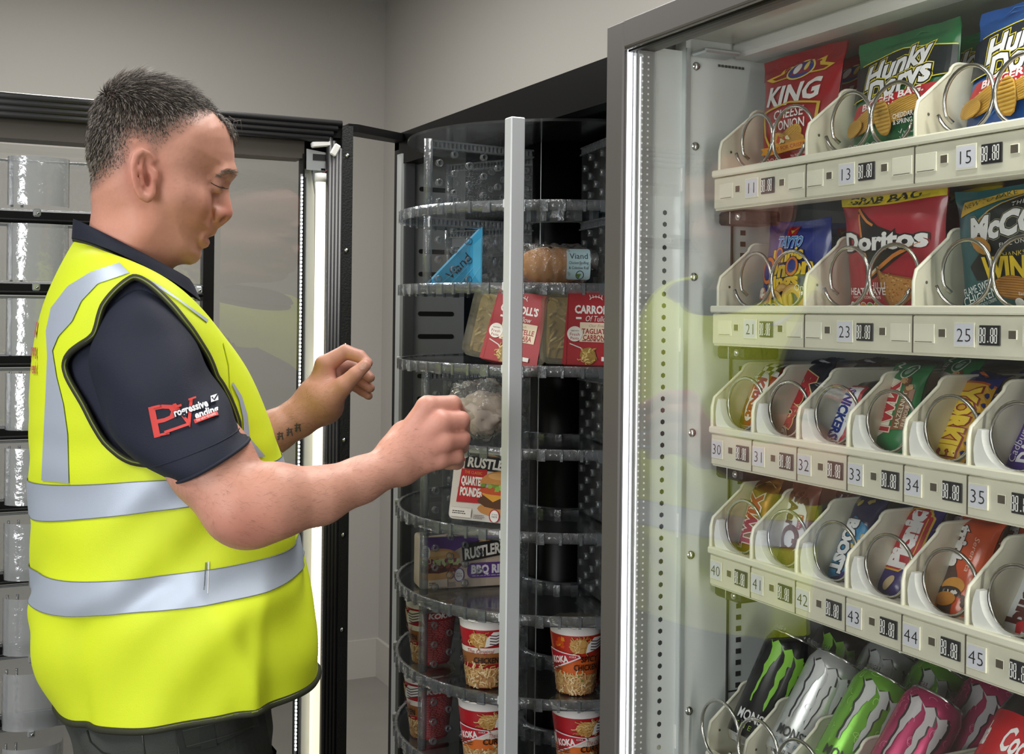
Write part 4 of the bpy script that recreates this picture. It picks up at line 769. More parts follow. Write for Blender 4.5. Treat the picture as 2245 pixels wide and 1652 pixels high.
# wrapped roll
R = thing('wrapped_roll', (0, 0, 0), 'filled bread roll in clear film with a printed label', 'bread roll'); mb = MB(); mat('crust', 'b98349', .6, noise_=(30, .25), bump=(60, .3)); pr = []
for i in range(15): t = i / 14; pr.append((.027 * math.sin(PI * min(max(t, .02), .98)) ** .35, -.05 + .10 * t))
mb.lathe(pr, 'crust', 24, Matrix.Translation((0, .03, .029)) @ Matrix.Rotation(PI / 2, 4, 'Y')); mb.build('bread', R)
mb = MB(); ring = []
for i in range(25):
    t = i / 24; rr = (.0295 + .0015 * math.sin(i * 2.1)) if .12 < t < .88 else .0295 * (1 + .25 * abs(t - .5)); row = []
    for j in range(28): a = 2 * PI * j / 28; q = 1 + .05 * math.sin(j * 2.3 + i * 1.7) + .04 * math.sin(j * 5 + i); fl = 1 if .1 < t < .9 else .45; row.append((-.062 + .124 * t, .03 + rr * q * math.cos(a), .030 + rr * q * math.sin(a) * fl + (0 if fl == 1 else .006)))
    ring.append(row)
mb.grid(ring, 'wrap', cv=True); mb.build('film', R)
mb = MB(); a = Art(); a.poly(rrect(.034, .048, .004, 4, .034, .0), 'a9c3c9'); a.text('Viand', .034, .012, '1f2a30', h=.009, w=.026); a.text('Chicken Stuffing', .034, .002, '2a3a40', w=.028, h=.004); a.text('& Coleslaw Roll', .034, -.005, '2a3a40', w=.028, h=.004); a.ring(.036, -.016, .006, .007, .001, '1f2a30', 14); a.poly([(.03, -.014), (.034, -.022), (.038, -.014)], '5a7a3a')
cyl_ = lambda x, y: (np.stack([x, .03 - .0312 * np.cos(y / .0312), .030 + .0312 * np.sin(y / .0312)], 1), np.stack([0 * x, -np.cos(y / .0312), np.sin(y / .0312)], 1)); a.lay(mb, cyl_, .0003, .0001, .004); mb.build('paper_label', R, fixn=False)
stand(R, 1216, 628, 1.685, LV[2] + top_, .12)
# pasta tubs
def tub(label):
    T = thing('pasta_tub', (0, 0, 0), label, 'ready meal'); w, h, d = .126, .100, .042; mb = MB(); mat('pasta', 'f3e0ad', .5, noise_=(40, .12))
    mb.prism(rrect(w, h, .014, 5, 0, h / 2), lambda x, y, t: Vector((x * (1 - t * 2.2), t, h / 2 + (y - h / 2) * (1 - t * 2.2))), .004, d, 'tub'); mb.prism(rrect(w + .008, h + .006, .015, 5, 0, h / 2), lambda x, y, t: Vector((x, t, y)), 0, .003, 'tub'); mb.build('tray', T)
    mb = MB(); mb.prism(rrect(w * .93, h * .9, .012, 4, 0, h / 2), lambda x, y, t: Vector((x * (1 - t * 1.6), t, h / 2 + (y - h / 2) * (1 - t * 1.6))), .008, d - .004, 'pasta'); rg = random.Random(3)
    for i in range(46):
        x, z, an = rg.uniform(-.048, .046), rg.uniform(.012, .088), rg.uniform(0, 6.3); pts = []
        for k in range(7): pts.append((max(-.054, min(.050, x)), .0075 - .002 * math.sin(k), max(.008, min(.092, z)))); x += math.cos(an) * .007; z += math.sin(an) * .007; an += rg.uniform(-.6, .6)
        mb.tube(pts, .0026, rg.choice(['f6e6b8', 'ead49c', 'fbf0cf']), 5)
    mb.build('tagliatelle', T)
    mb = MB(); mat('sleeve', 'a3161f', .4); x0, x1 = -.028, .052; y_f = -.0015
    mb.prism([(x0 - .006, -.003), (x1 + .006, -.003), (x1, h + .003), (x0, h + .003)], lambda x, y, t: Vector((x, t, y)), y_f, y_f + .0012, 'sleeve'); mb.prism([(y_f, -.003), (d * .9, .004), (d * .9, h - .004), (y_f, h + .003)], lambda y, z, t: Vector((x0 + t, y, z)), 0, .0008, 'sleeve'); mb.box(((x0 + x1) / 2, d * .45, h + .0035), (x1 - x0, d * .9, .0008), 'sleeve'); mb.box(((x0 + x1) / 2, d * .45, -.0035), (x1 - x0 + .008, d * .9, .0008), 'sleeve'); mb.box(((x0 + x1) / 2, d + .002, h / 2), (x1 - x0, .0008, h * .95), 'sleeve')
    a = Art(); a.text("CARROLL'S", .012, .077, 'efeae6', w=.060, h=.0115, bold=.04); a.text('Of Tullow', .016, .064, 'efeae6', w=.036, h=.0085, shear=.25); a.rect(-.016, -.008, .0625, .0655, 'efeae6')
    a.ring(.012, .089, .010, .007, .001, 'efeae6', 16, .3, PI - .3); 
    for q in range(5): a.stroke([(.004 + .004 * q, .0935), (.0025 + .0045 * q, .098)], .0008, 'efeae6')
    a.rect(-.010, .046, .030, .058, 'ecd9bd'); a.text('Our Fresh', .016, .0535, 'b08a6a', w=.026, h=.0042, shear=.2); a.text('TAGLIATELLE', .018, .0455, 'a3161f', w=.050, h=.0075, bold=.02); a.text('CARBONARA', .018, .0365, 'a3161f', w=.046, h=.0075, bold=.02); a.lines(-.006, .042, .030, .0335, 1, '8a6a5a')
    a.ell(-.017, .041, .011, .011, 'f0ebe4', 0, 24); a.text('Fresh', -.017, .0405, 'a3161f', w=.014, h=.0045); a.text('Pasta', -.017, .035, 'a3161f', w=.012, h=.0042); a.text('MADE WITH', -.017, .0455, '8a6a5a', w=.011, h=.002); a.stroke([(-.024, .027), (-.008, .021), (.0, .012)], .0016, 'd9d6d2')
    a.ell(.003, .010, .011, .012, '9a7a34', 0, 14, .1); a.squiggles(.003, .010, .011, .013, 26, ['d9bd72', 'c7a455', 'e8d59a', '8a6a2e'], .0013); a.rect(.022, .044, .003, .009, 'f0ebe4')
    a.lay(mb, flatfn(y_f), .0003, .0001, .1, (x0 - .006, x1 + .006, -.003, h + .003)); mb.build('card_sleeve', T); return T
t1 = tub('pasta tub in red card sleeve leaning beside the aluminium post'); stand(t1, 1098, 806, 1.735, LV[3] + .013, -.42, .15, .20)
t2 = tub('pasta tub in red card sleeve at the right edge of the carousel'); stand(t2, 1284, 812, 1.70, LV[3] + .011, .0, .02, .1)
# crumpled film bag beside the fist
bgo = thing('filled_film_bag', (0, 0, 0), 'crumpled clear film bag with pale filling beside the fist', 'food bag'); mb = MB(); mat('filling', 'b9aba0', .6, noise_=(20, .2)); bm_ = []
def blob(rx, ry, rz, cz, amp, fr, n=22):
    rows = []
    for i in range(n + 1):
        th = PI * i / n; row = []
        for j in range(2 * n): ph = 2 * PI * j / (2 * n); v = Vector((math.sin(th) * math.cos(ph), math.sin(th) * math.sin(ph), math.cos(th))); q = 1 + amp * noise.noise(v * fr) + amp * .5 * noise.noise(v * fr * 2.3); row.append((rx * v.x * q, ry * v.y * q + ry, cz + rz * v.z * q))
        rows.append(row)
    return rows
mb.grid(blob(.043, .019, .030, .044, .25, 2.2), 'filling', cv=True); mb.build('filling', bgo); mb = MB(); mb.grid(blob(.056, .025, .041, .050, .30, 3.2, 30), 'wrap', cv=True); mb.build('film', bgo); stand(bgo, 1064, 985, 1.71, LV[4] + top_, .2)
# burger cartons
def burger(a, x, y, s, long=1.):
    a.ell(x, y - .018 * s, .034 * s * long, .011 * s, 'c98a4a', .08, 24, .02); a.ell(x, y - .008 * s, .035 * s * long, .011 * s, '5c3a22', .06, 24, .05); a.poly([(x - .032 * s * long, y + .001 * s), (x + .03 * s * long, y + .004 * s), (x + .012 * s, y - .012 * s), (x - .004 * s, y - .004 * s), (x - .014 * s, y - .010 * s)], 'e0a23c'); a.ell(x, y + .006 * s, .034 * s * long, .006 * s, 'c8542e', .05, 24, .05)
    a.blobs(x - .032 * s * long, x + .032 * s * long, y + .008 * s, y + .015 * s, int(22 * long), ['8db04a', 'a9c566', '6f943a'], .003 * s, .0055 * s); a.poly([(x - .034 * s * long, y + .014 * s)] + [(x + .034 * s * long * math.cos(t), y + .015 * s + .019 * s * math.sin(t)) for t in np.linspace(PI, 0, 16)], 'c98a4a'); a.ell(x - .006 * s, y + .026 * s, .018 * s * long, .005 * s, 'dba766', .05)
def rust(a, x, y, w, rot=0., bg='1c1a1a'):
    c, s = math.cos(rot), math.sin(rot); h = w * .34; pts = [(-w / 2, -h / 2), (w / 2, -h / 2), (w / 2, h * .42), (w * .2, h / 2), (-w / 2, h * .42)]; a.poly([(x + c * u - s * v, y + s * u + c * v) for u, v in pts], bg); a.text('RUSTLERS', x, y - h * .08, 'ebe7df', w=w * .9, h=h * .55, rot=rot, bold=.04, shear=.08); a.poly([(x - w * .12 - s * h * .42, y + h * .36), (x + w * .14, y + h * .36 + s * w * .14), (x + w * .04, y + h * .47), (x - w * .08, y + h * .46)], 'c98a4a')
mb = MB(); mat('d9d3cb', rough=.4); mb.prism(rrect(.098, .104, .007, 4, 0, .052), lambda x, y, t: Vector((x, t, y)), 0, .036, 'd9d3cb'); a = Art(); a.blobs(-.045, .045, .01, .1, 20, ['c9c2ba', 'd1cac2'], .003, .007); rust(a, .006, .090, .078, -.02)
a.poly([(-.045, .086), (-.034, .088), (-.034, .104), (-.042, .104)], 'b3202b'); a.ell(-.036, .098, .008, .0055, 'e6ded6', .2); a.poly([(-.040, .026), (.000, .027), (.001, .079), (-.037, .077)], 'b8272c'); a.text('THE CLASSIC', -.019, .0725, 'e39a3a', w=.026, h=.0045); a.text('QUARTER', -.019, .060, 'f0ece6', w=.034, h=.0125, bold=.05); a.text('POUNDER', -.019, .043, 'f0ece6', w=.034, h=.0125, bold=.05); burger(a, .030, .042, 1.1); a.ell(.019, .010, .008, .0105, 'b3202b', .1); a.ell(.019, .010, .0065, .009, 'f0ece6', .1); a.text('TO YOUR', .019, .0125, '1c1a1a', w=.009, h=.002); a.text('TASTE', .019, .009, '1c1a1a', w=.009, h=.0025); a.rect(-.047, -.016, .004, .018, 'e6e1da'); a.lines(-.044, -.022, .008, .014, 2, '3a3634'); a.lines(-.012, .006, .003, .010, 3, '6a6460')
a.lay(mb, flatfn(0), .0003, .0001, .1, (-.049, .049, .001, .103)); o = props(mb.build('burger_carton'), 'white carton with burger picture standing on the fifth carousel shelf', 'food carton'); stand(o, 1054, 1160, 1.70, LV[5] + top_ + .006, .0, .10, .06); o.scale = (.96, 1, .94)
mb = MB(); mat('c9b6a4', rough=.4); mb.prism(rrect(.178, .082, .005, 4, 0, .041), lambda x, y, t: Vector((x, t, y)), 0, .040, 'c9b6a4'); a = Art(); a.poly([(-.088, .060), (.088, .070), (.088, .081), (-.088, .081)], '6a4796'); a.poly([(-.088, .05), (-.02, .058), (.0, .066), (-.03, .075), (-.088, .07)], '6a4796'); 
a.ell(-.048, .022, .042, .010, 'd2a068', .04); a.ell(-.047, .033, .041, .009, '5f2a20', .06, 30, .06); a.blobs(-.084, -.012, .029, .038, 26, ['7a3526', '4a2018', '97503a'], .003, .0055); a.blobs(-.084, -.012, .039, .046, 34, ['a9b878', 'c9cf9a', '7f9450', '8a3a5a'], .003, .005); a.poly([(-.089, .047)] + [(-.049 + .040 * math.cos(t), .047 + .016 * math.sin(t)) for t in np.linspace(PI, 0, 16)], 'd2a068'); a.ell(-.055, .055, .025, .004, 'dfb582', .04)
a.ell(-.077, .057, .009, .0115, 'e6e2e6'); a.lines(-.083, -.071, .05, .064, 5, '6a4796'); a.ell(-.010, .020, .010, .011, '6a4796'); a.ell(-.010, .020, .0085, .0095, 'e6e2e6'); a.text('TO YOUR', -.010, .022, '3a2a5a', w=.012, h=.0025); a.text('TASTE', -.010, .018, '3a2a5a', w=.012, h=.003); rust(a, .040, .060, .090, .12, '2a2728'); a.poly(rrect(.085, .024, .010, 4, .048, .026), '5f4088'); a.text('BBQ RIB', .048, .028, 'e9e4ea', w=.068, h=.013, bold=.05); a.lines(.016, .08, .016, .019, 1, 'b9a9c9'); a.poly([(-.086, .001), (-.034, .003), (-.034, .015), (-.086, .013)], 'e0d0c2'); a.lines(-.07, -.055, .005, .011, 2, '3a3634'); a.lines(-.032, -.014, .002, .010, 4, '6a6460')
a.lay(mb, flatfn(0), .0003, .0001, .1, (-.0885, .0885, .001, .081)); o = props(mb.build('rib_carton'), 'purple topped carton with rib roll picture behind the perforated divider', 'food carton')
p = Vector((-1.638, .735, LV[6] + top_ + .001)); o.matrix_world = Matrix.Translation(p) @ Matrix.Rotation(math.radians(80), 4, 'Z') @ Matrix.Translation((0, .019, 0)) @ Matrix.Diagonal((.78, 1, .96, 1))
# noodle cups
def cup(kind, label):
    mb = MB(); mat('cuplid', '85775c', .3, metal=.5, bump=(60, .5)); rb, rt_, h = .0265, .0385, .100; mb.lathe([(.001, .002), (rb * .9, .002), (rb * .92, 0), (rb, .001), (rt_ * .97, h * .86)], 'b0202a', 40); mb.lathe([(rt_ * .97, h * .86), (rt_, h * .97), (rt_ * 1.05, h * .975), (rt_ * 1.06, h * .99), (rt_ * 1.02, h)], 'e9e6e2', 40)
    R0 = .032; rr = lambda y: rb + (rt_ * .97 - rb) * np.clip(y / (h * .86), 0, 1); fn = lambda x, y: np.stack([rr(y) * np.sin(x / R0), -rr(y) * np.cos(x / R0), y], 1); a = Art(); L_ = PI * R0
    if kind == 'spicy': a.rect(-.06, .035, .030, .086, 'd2622a'); a.poly([(-.05, .086), (-.04, .06), (-.01, .05), (.03, .06), (.035, .086)], 'b5301f'); a.blobs(-.045, -.015, .068, .082, 7, ['e0922c', 'd9541f'], .002, .005, .4); nm = ('SPICY', 'CHICKEN')
    elif kind == 'curry': a.rect(-.06, .035, .060, .086, 'b0202a'); a.rect(-.06, .035, .045, .058, 'e9e2d6'); a.rect(-.06, .035, .030, .045, 'd9702c'); nm = ('', 'CURRY')
    else: a.rect(-.06, .035, .070, .086, 'b0202a'); a.rect(-.06, .035, .052, .060, 'ece5da'); a.rect(-.06, .035, .036, .052, '9a6235'); nm = ('', 'CHICKEN')
    a.rect(-.06, .035, .002, .030 if kind != 'x' else .036, 'b98a5a'); a.squiggles(-.012, .017, .046, .016, 130, ['e0c08a', 'cda568', 'f0dcb0', '9a6a3a', 'd9b47a'], .0016, .7); a.blobs(-.05, .03, .004, .03, 8, ['6f8a3a', 'b5532a', 'e8dcc0'], .001, .002)
    a.ell(-.004, .072, .013, .011, 'c99a58', 0, 14, .1); a.squiggles(-.004, .072, .013, .011, 40, ['e4c78c', 'caa05e', 'b0803e'], .0012, .8); a.poly([(.004, .062), (.034, .070), (.034, .084), (.014, .084), (.006, .074)], 'e9e6e2')
    for q in range(4): a.stroke([(.010, .067 + .0042 * q), (.018, .0655 + .0042 * q), (.030, .0695 + .0042 * q)], .0014, '4a2a3a')
    if kind == 'chicken': a.text('The Original', -.002, .056, 'a3202a', w=.036, h=.0062, shear=.25)
    elif kind == 'curry': a.text('The Original', .012, .0515, 'a3202a', w=.030, h=.0062, shear=.25)
    a.text(nm[1], .006, .043 if kind != 'spicy' else .042, '1d1715', w=.034, h=.0085, bold=.02)
    if nm[0]: a.text(nm[0], .010, .054, '1d1715', w=.024, h=.0085, bold=.02)
    if kind != 'chicken': a.poly([(-.046, .066), (-.004, .060), (-.002, .056), (-.044, .034)], 'ecdfe0'); a.poly([(-.045, .064), (-.006, .059), (-.0045, .057), (-.043, .037)], 'b5202e'); a.text('KOKA', -.030, .052, 'f0ebe8', w=.024, h=.009, rot=.18, bold=.05, shear=.1); a.text('KOKA', -.012, .0575, 'f0ebe8', w=.008, h=.003)
    a.lines(-.048, -.024, .036, .046, 3, '5a3a2a'); a.text('70g', .026, .007, '2a201a', h=.0055); a.ring(.024, .018, .004, .004, .0007, '3a302a', 12)
    a.rect(.035, .098, .002, .086, 'b0202a'); a.text('KOKA', .056, .078, 'f0ebe8', w=.030, h=.008, bold=.05, shear=.1); a.lines(.040, .092, .006, .070, 24, 'd98a8a', .4)
    a.lay(mb, lambda x, y: normals(fn, x, y), .0003, .00013, .0048, (-.0999, .0999, .0005, .0859)); o = mb.build('noodle_cup', fixn=False); lm = MB(); rows = []
    for i in range(7):
        r_ = rt_ * 1.075 * i / 6; rows.append([(r_ * math.cos(t), r_ * math.sin(t), h + .0012 + .0016 * noise.noise(Vector((math.cos(t) * i * .7, math.sin(t) * i * .7, 3))) - (.004 if i == 6 else 0) * (.6 + .4 * math.sin(9 * t))) for t in np.linspace(0, 2 * PI, 40, endpoint=False)])
    lm.grid(rows, 'cuplid', cv=True); lm.build('foil_lid', o, fixn=False); return props(o, label, 'noodle cup', 'noodle cups in the carousel')
c1 = cup('chicken', 'brown and red noodle cup left of the aluminium post, upper of two'); c2 = cup('spicy', 'orange spicy noodle cup right of the post, upper of two'); c3 = cup('curry', 'red and orange noodle cup left of the post, lower of two')
stand(c1, 1063, 1527, 1.715, LV[7] + top_, -.15); stand(c2, 1262, 1540, 1.69, LV[7] + top_, .25); stand(c3, 1060, 1690, 1.715, LV[8] + top_, .3)
def cc(o, label, *a): c = copy_thing(o, (0, 0, 0), label); stand(c, *a)
cc(c1, 'noodle cup with red back panel at the left carousel rim, upper of two', 942, 1478, 1.825, LV[7] + top_, -1.35); cc(c1, 'noodle cup with red back panel at the left carousel rim, lower of two', 938, 1645, 1.83, LV[8] + top_, -1.35); cc(c3, 'red noodle cup right of the post, lower of two', 1266, 1700, 1.69, LV[8] + top_, .45)
# ================================================================== the man
CAMP = Vector((0, 0, HC))
HO = P(350, 370, 1.55); hr_ = Vector((HO.x, HO.y, 0)).normalized(); HB = -hr_; HA = Vector((-HB.y, HB.x, 0)); 
if (HA.dot(rt)) < 0: HA = -HA
HBn, HAn, HOn = np.array(HB), np.array(HA), np.array(HO)
def HL(px, py, y=0.):
    d = P(px, py, 1.) - CAMP; t = ((HO - CAMP).dot(HB) + y) / d.dot(HB); q = CAMP + d * t - HO
    return np.array((q.dot(HA), y, q.z))
def HW(l): return HOn + HAn * l[0] + HBn * l[1] + np.array((0, 0, l[2]))
# ---- signed distance sculpting
def smin(a, b, k):
    if k <= 0: return np.minimum(a, b)
    h = np.maximum(k - np.abs(a - b), 0) / k; return np.minimum(a, b) - h * h * k * .25
def smax(a, b, k): return -smin(-a, -b, k)
def cone(p, a, b, ra, rb):
    a = np.array(a, float); ba = np.array(b, float) - a; t = np.clip((p - a) @ ba / (ba @ ba + 1e-12), 0, 1); return np.linalg.norm(p - a - t[:, None] * ba, axis=1) - (ra + (rb - ra) * t)
def ellip(p, c, ax, r):
    q = np.stack([(p - c) @ a for a in ax], 1); r = np.array(r); k0 = np.linalg.norm(q / r, axis=1); k1 = np.linalg.norm(q / (r * r), axis=1); return k0 * (k0 - 1) / (k1 + 1e-9)
HEAD = [(514, 340), (510, 306), (500, 276), (478, 250), (440, 222), (390, 194), (339, 181), (300, 178), (262, 187), (232, 207), (212, 240), (200, 280), (194, 312), (195, 342), (201, 375), (206, 405), (212, 435), (232, 462), (268, 500), (318, 538), (370, 566), (400, 577), (417, 581), (430, 576), (438, 568), (443, 557), (441.5, 547), (443, 541), (450, 540), (456, 533), (457, 527), (455, 521.5), (459, 517), (467, 512), (471, 506), (470, 497), (468, 487), (463, 472), (461, 455), (466, 432), (477, 413), (490, 400), (502, 391), (511, 384), (514.5, 372), (514, 357)]
HP = np.array([HL(*q)[[0, 2]] for q in HEAD])
gx = np.arange(HP[:, 0].min() - .06, HP[:, 0].max() + .06, .001); gz = np.arange(HP[:, 1].min() - .06, HP[:, 1].max() + .06, .001); GX, GZ = np.meshgrid(gx, gz, indexing='ij')
def polysdf(X, Z, poly):
    d = np.full(X.shape, 9.); ins = np.zeros(X.shape, bool); n = len(poly)
    for i in range(n):
        a, b = poly[i], poly[(i + 1) % n]; e = b - a; wx, wz = X - a[0], Z - a[1]; t = np.clip((wx * e[0] + wz * e[1]) / (e @ e), 0, 1); d = np.minimum(d, np.hypot(wx - e[0] * t, wz - e[1] * t))
        c = ((a[1] > Z) != (b[1] > Z)) & (X < (b[0] - a[0]) * (Z - a[1]) / (b[1] - a[1] + 1e-12) + a[0]); ins ^= c
    return np.where(ins, d, -d)
HD = polysdf(GX, GZ, HP)
for _ in range(3): HD[1:-1, 1:-1] = (HD[1:-1, 1:-1] * 2 + HD[:-2, 1:-1] + HD[2:, 1:-1] + HD[1:-1, :-2] + HD[1:-1, 2:]) / 6
def headfield(l):
    fx = np.clip((l[:, 0] - gx[0]) / .001, 0, len(gx) - 1.01); fz = np.clip((l[:, 2] - gz[0]) / .001, 0, len(gz) - 1.01); i, j = fx.astype(int), fz.astype(int); u, v = fx - i, fz - j
    D = HD[i, j] * (1 - u) * (1 - v) + HD[i + 1, j] * u * (1 - v) + HD[i, j + 1] * (1 - u) * v + HD[i + 1, j + 1] * u * v
    z = l[:, 2]; W = np.interp(z, [-.125, -.10, -.05, 0., .05, .13], [.046, .053, .065, .073, .0765, .074]); W = W * np.interp(l[:, 0], [-.10, -.03, .04, .10], [.97, 1.02, .97, .86]) * (1 + np.clip((z + .02) / .06, 0, 1) * np.clip((l[:, 0] - .02) / .05, 0, 1) * .12); Dm = np.interp(l[:, 0], [-.02, .06], [.052, .090]); ex = np.interp(l[:, 0], [-.02, .06], [2.4, 2.0])
    g = (np.abs(l[:, 1]) / W) ** ex + np.maximum(1 - D / Dm, 0) ** ex; return (g ** (1 / ex) - 1) * .058
def chain(px, close=None): return [np.array(P(x, y, k)) for (x, y, k, r) in px], [q[3] for q in px]
RARM = [(310, 745, 1.46, .050), (400, 920, 1.39, .050), (462, 1015, 1.36, .0485), (530, 1108, 1.342, .0440), (600, 1098, 1.346, .0425), (700, 1086, 1.37, .0325), (790, 1052, 1.40, .0262), (862, 1018, 1.42, .0240)]
LARM = [(320, 790, 1.70, .045), (500, 1010, 1.69, .042), (600, 946, 1.72, .030), (655, 915, 1.735, .0275), (692, 888, 1.745, .0285)]
RF = [[(938, 894, 1.437, .0148), (992, 886, 1.452, .0112), (1006, 906, 1.478, .0098), (986, 926, 1.497, .0085)], [(966, 927, 1.43, .0152), (1011, 921, 1.442, .0110), (1013, 940, 1.468, .0098), (990, 947, 1.487, .0085)], [(973, 966, 1.43, .0145), (1012, 961, 1.442, .0106), (1011, 978, 1.466, .0095), (988, 982, 1.482, .0082)], [(964, 1004, 1.434, .0128), (1001, 1000, 1.444, .0094), (1002, 1014, 1.464, .0084), (983, 1017, 1.478, .0075)], [(890, 960, 1.455, .018), (945, 930, 1.49, .0135), (985, 918, 1.508, .011), (1003, 915, 1.512, .0095)]]
LF = [[(712, 800, 1.745, .0145), (757, 771, 1.752, .0108), (789, 781, 1.747, .0095), (806, 795, 1.742, .0078)], [(728, 806, 1.772, .0145), (768, 800, 1.79, .0105), (796, 815, 1.787, .0092), (811, 827, 1.782, .0078)], [(734, 822, 1.79, .0140), (774, 822, 1.80, .0100), (799, 838, 1.797, .0088), (811, 850, 1.792, .0075)], [(738, 838, 1.80, .0125), (774, 843, 1.81, .0088), (795, 857, 1.807, .0078), (808, 867, 1.802, .0066)], [(716, 878, 1.732, .0195), (752, 846, 1.725, .0138), (778, 821, 1.725, .0108), (800, 801, 1.731, .0092)]]
AX = [HAn, HBn, np.array((0, 0, 1.))]
def fingers(p, d, L, wrist, k0):
    w = [np.array(P(*q[:3])) for q in wrist]
    palm = None
    for f in L[:4]:
        m_ = np.array(P(*f[0][:3]))
        for q, r in zip(w, [x[3] for x in wrist]): 
            c = cone(p, q, m_, r, f[0][3] * .92); palm = c if palm is None else smin(palm, c, .006)
    c, r = chain(L[4]); palm = smin(palm, cone(p, c[0], c[1], r[0], r[1]), .016); palm = smin(palm, cone(p, w[0], c[0], wrist[0][3], r[0]), .016)
    d = smin(d, palm, k0)
    for f in L:
        c, r = chain(f); e = None
        for i in range(3): q = cone(p, c[i], c[i + 1], r[i], r[i + 1]); e = q if e is None else smin(e, q, .0025)
        d = smin(d, e, .0030)
    return d
HQ = lambda px, py, y=0.: HW(HL(px, py, y))
def sdf(p, part):
    if part == 'head':
        l = np.stack([(p - HOn) @ a for a in AX], 1); d = headfield(l)
        d = smin(d, cone(p, HQ(300, 452), HQ(272, 640), .0545, .053), .02)
        m2 = np.stack([l[:, 0], np.abs(l[:, 1]), l[:, 2]], 1); q = HOn + np.outer(m2[:, 0], HAn) + np.outer(m2[:, 1], HBn) + np.outer(m2[:, 2], AX[2])   # mirrored features
        d = smin(d, cone(q, HQ(428, 442, .040), HQ(392, 432, .051), .015, .014), .03); d = smin(d, cone(q, HQ(320, 508, .042), HQ(372, 540, .027), .017, .012), .03)
        d = smin(d, cone(q, HQ(502, 378, .006), HQ(488, 381, .036), .0085, .008), .010)
        d = smax(d, -ellip(q, HQ(490, 404, .032), AX, (.012, .011, .009)), .012)
        d = smin(d, ellip(q, HQ(471, 403, .026), AX, (.0120, .0115, .0110)), .003); d = smin(d, cone(q, HQ(458, 391, .037), HQ(488, 392, .026), .0030, .0035), .006); d = smin(d, cone(q, HQ(460, 413, .036), HQ(484, 420, .026), .0026, .0026), .006)
        nb = cone(p, HQ(487, 402), HQ(486, 440), .0075, .0088); nb = smin(nb, cone(p, HQ(486, 440), HQ(489, 464), .0088, .0108), .01); nb = smin(nb, cone(p, HQ(489, 464), HQ(478, 479), .0105, .006), .008)
        nb = smin(nb, cone(p, HQ(478, 405), HQ(474, 448), .0085, .0135), .008); nb = smin(nb, cone(p, HQ(474, 448), HQ(474, 470), .0135, .0150), .008)
        nb = smin(nb, cone(q, HQ(482, 468, .0110), HQ(473, 469, .0150), .0082, .0090), .005); d = smin(d, nb, .012); d = smax(d, -ellip(q, HQ(487, 480, .0105), AX, (.0058, .0040, .0034)), .002)
        d = smax(d, -cone(q, HQ(465, 462, .023), HQ(466, 481, .020), .0018, .0018), .005)
        d = smin(d, cone(q, HQ(463, 508, .0), HQ(443, 514, .021), .0054, .0034), .005); d = smin(d, cone(q, HQ(447.5, 532, .0), HQ(440, 523, .021), .0064, .0034), .005); d = smax(d, -cone(q, HQ(462, 520, 0), HQ(428, 520.5, .026), .0016, .001), .002)
        e = ellip(q, HQ(316, 384, .0765), [AX[0] * .97 + AX[2] * .22, AX[1], AX[2] * .97 - AX[0] * .22], (.0136, .0066, .0300))
        e = smax(e, -ellip(q, HQ(317, 376, .0880), AX, (.0088, .0085, .0215)), .003); e = smax(e, -ellip(q, HQ(324, 394, .0840), AX, (.0055, .0085, .0100)), .003)
        hel = [(334, 352, .077, .0036), (325, 337, .081, .0042), (310, 331, .085, .0046), (297, 341, .0875, .0048), (291, 362, .089, .0046), (293, 387, .0885, .0043), (299, 411, .086, .0042), (310, 429, .083, .0048), (323, 434, .080, .0060), (331, 424, .077, .0050)]
        hx = None
        for i in range(len(hel) - 1): c9 = cone(q, HQ(*hel[i][:3]), HQ(*hel[i + 1][:3]), hel[i][3], hel[i + 1][3]); hx = c9 if hx is None else np.minimum(hx, c9)
        e = smin(e, hx, .004)
        for a, b in (((311, 346, .083), (306, 372, .0855)), ((306, 372, .0855), (312, 404, .083))): e = smin(e, cone(q, HQ(*a), HQ(*b), .0026, .0030), .004)
        e = smin(e, cone(q, HQ(338, 378, .076), HQ(338, 392, .077), .0045, .0045), .004); return smin(d, e, .005)
    if part == 'right':
        c, r = chain(RARM); d = None
        for i in range(len(c) - 1): e = cone(p, c[i], c[i + 1], r[i], r[i + 1]); d = e if d is None else smin(d, e, .010)
        d = smin(d, cone(p, P(548, 1150, 1.345), P(556, 1152, 1.345), .0215, .0215), .02)
        return fingers(p, d, RF, [(872, 990, 1.43, .0190), (884, 1024, 1.43, .0185)], .014)
    if part == 'left':
        c, r = chain(LARM); d = None
        for i in range(len(c) - 1): e = cone(p, c[i], c[i + 1], r[i], r[i + 1]); d = e if d is None else smin(d, e, .010)
        return fingers(p, d, LF, [(698, 868, 1.745, .0235), (716, 888, 1.755, .0225)], .02)
    c = [np.array(P(*q)) for q in ((282, 650, 1.57), (310, 860, 1.57), (370, 1360, 1.58))]; d = smin(cone(p, c[0], c[1], .054, .105), cone(p, c[1], c[2], .105, .125), .03); s1, s2 = np.array(P(310, 745, 1.46)), np.array(P(320, 790, 1.70))
    return smin(d, cone(p, s1, s2, .048, .045), .03)
BOX = {'head': (HQ(165, 150, -.11), HQ(560, 690, .11)), 'right': None, 'left': None, 'torso': None}
def bounds(pts, m): a = np.array(pts); return a.min(0) - m, a.max(0) + m
BB = {'head': bounds([HQ(165, 150, y) for y in (-.1, .1)] + [HQ(560, 690, y) for y in (-.1, .1)], .01), 'right': bounds([np.array(P(*q[:3])) for f in RF for q in f] + [np.array(P(*q[:3])) for q in RARM], .075), 'left': bounds([np.array(P(*q[:3])) for f in LF for q in f] + [np.array(P(*q[:3])) for q in LARM], .075), 'torso': bounds([np.array(P(*q)) for q in ((282, 650, 1.57), (370, 1360, 1.58), (310, 745, 1.46), (320, 790, 1.70))], .15)}
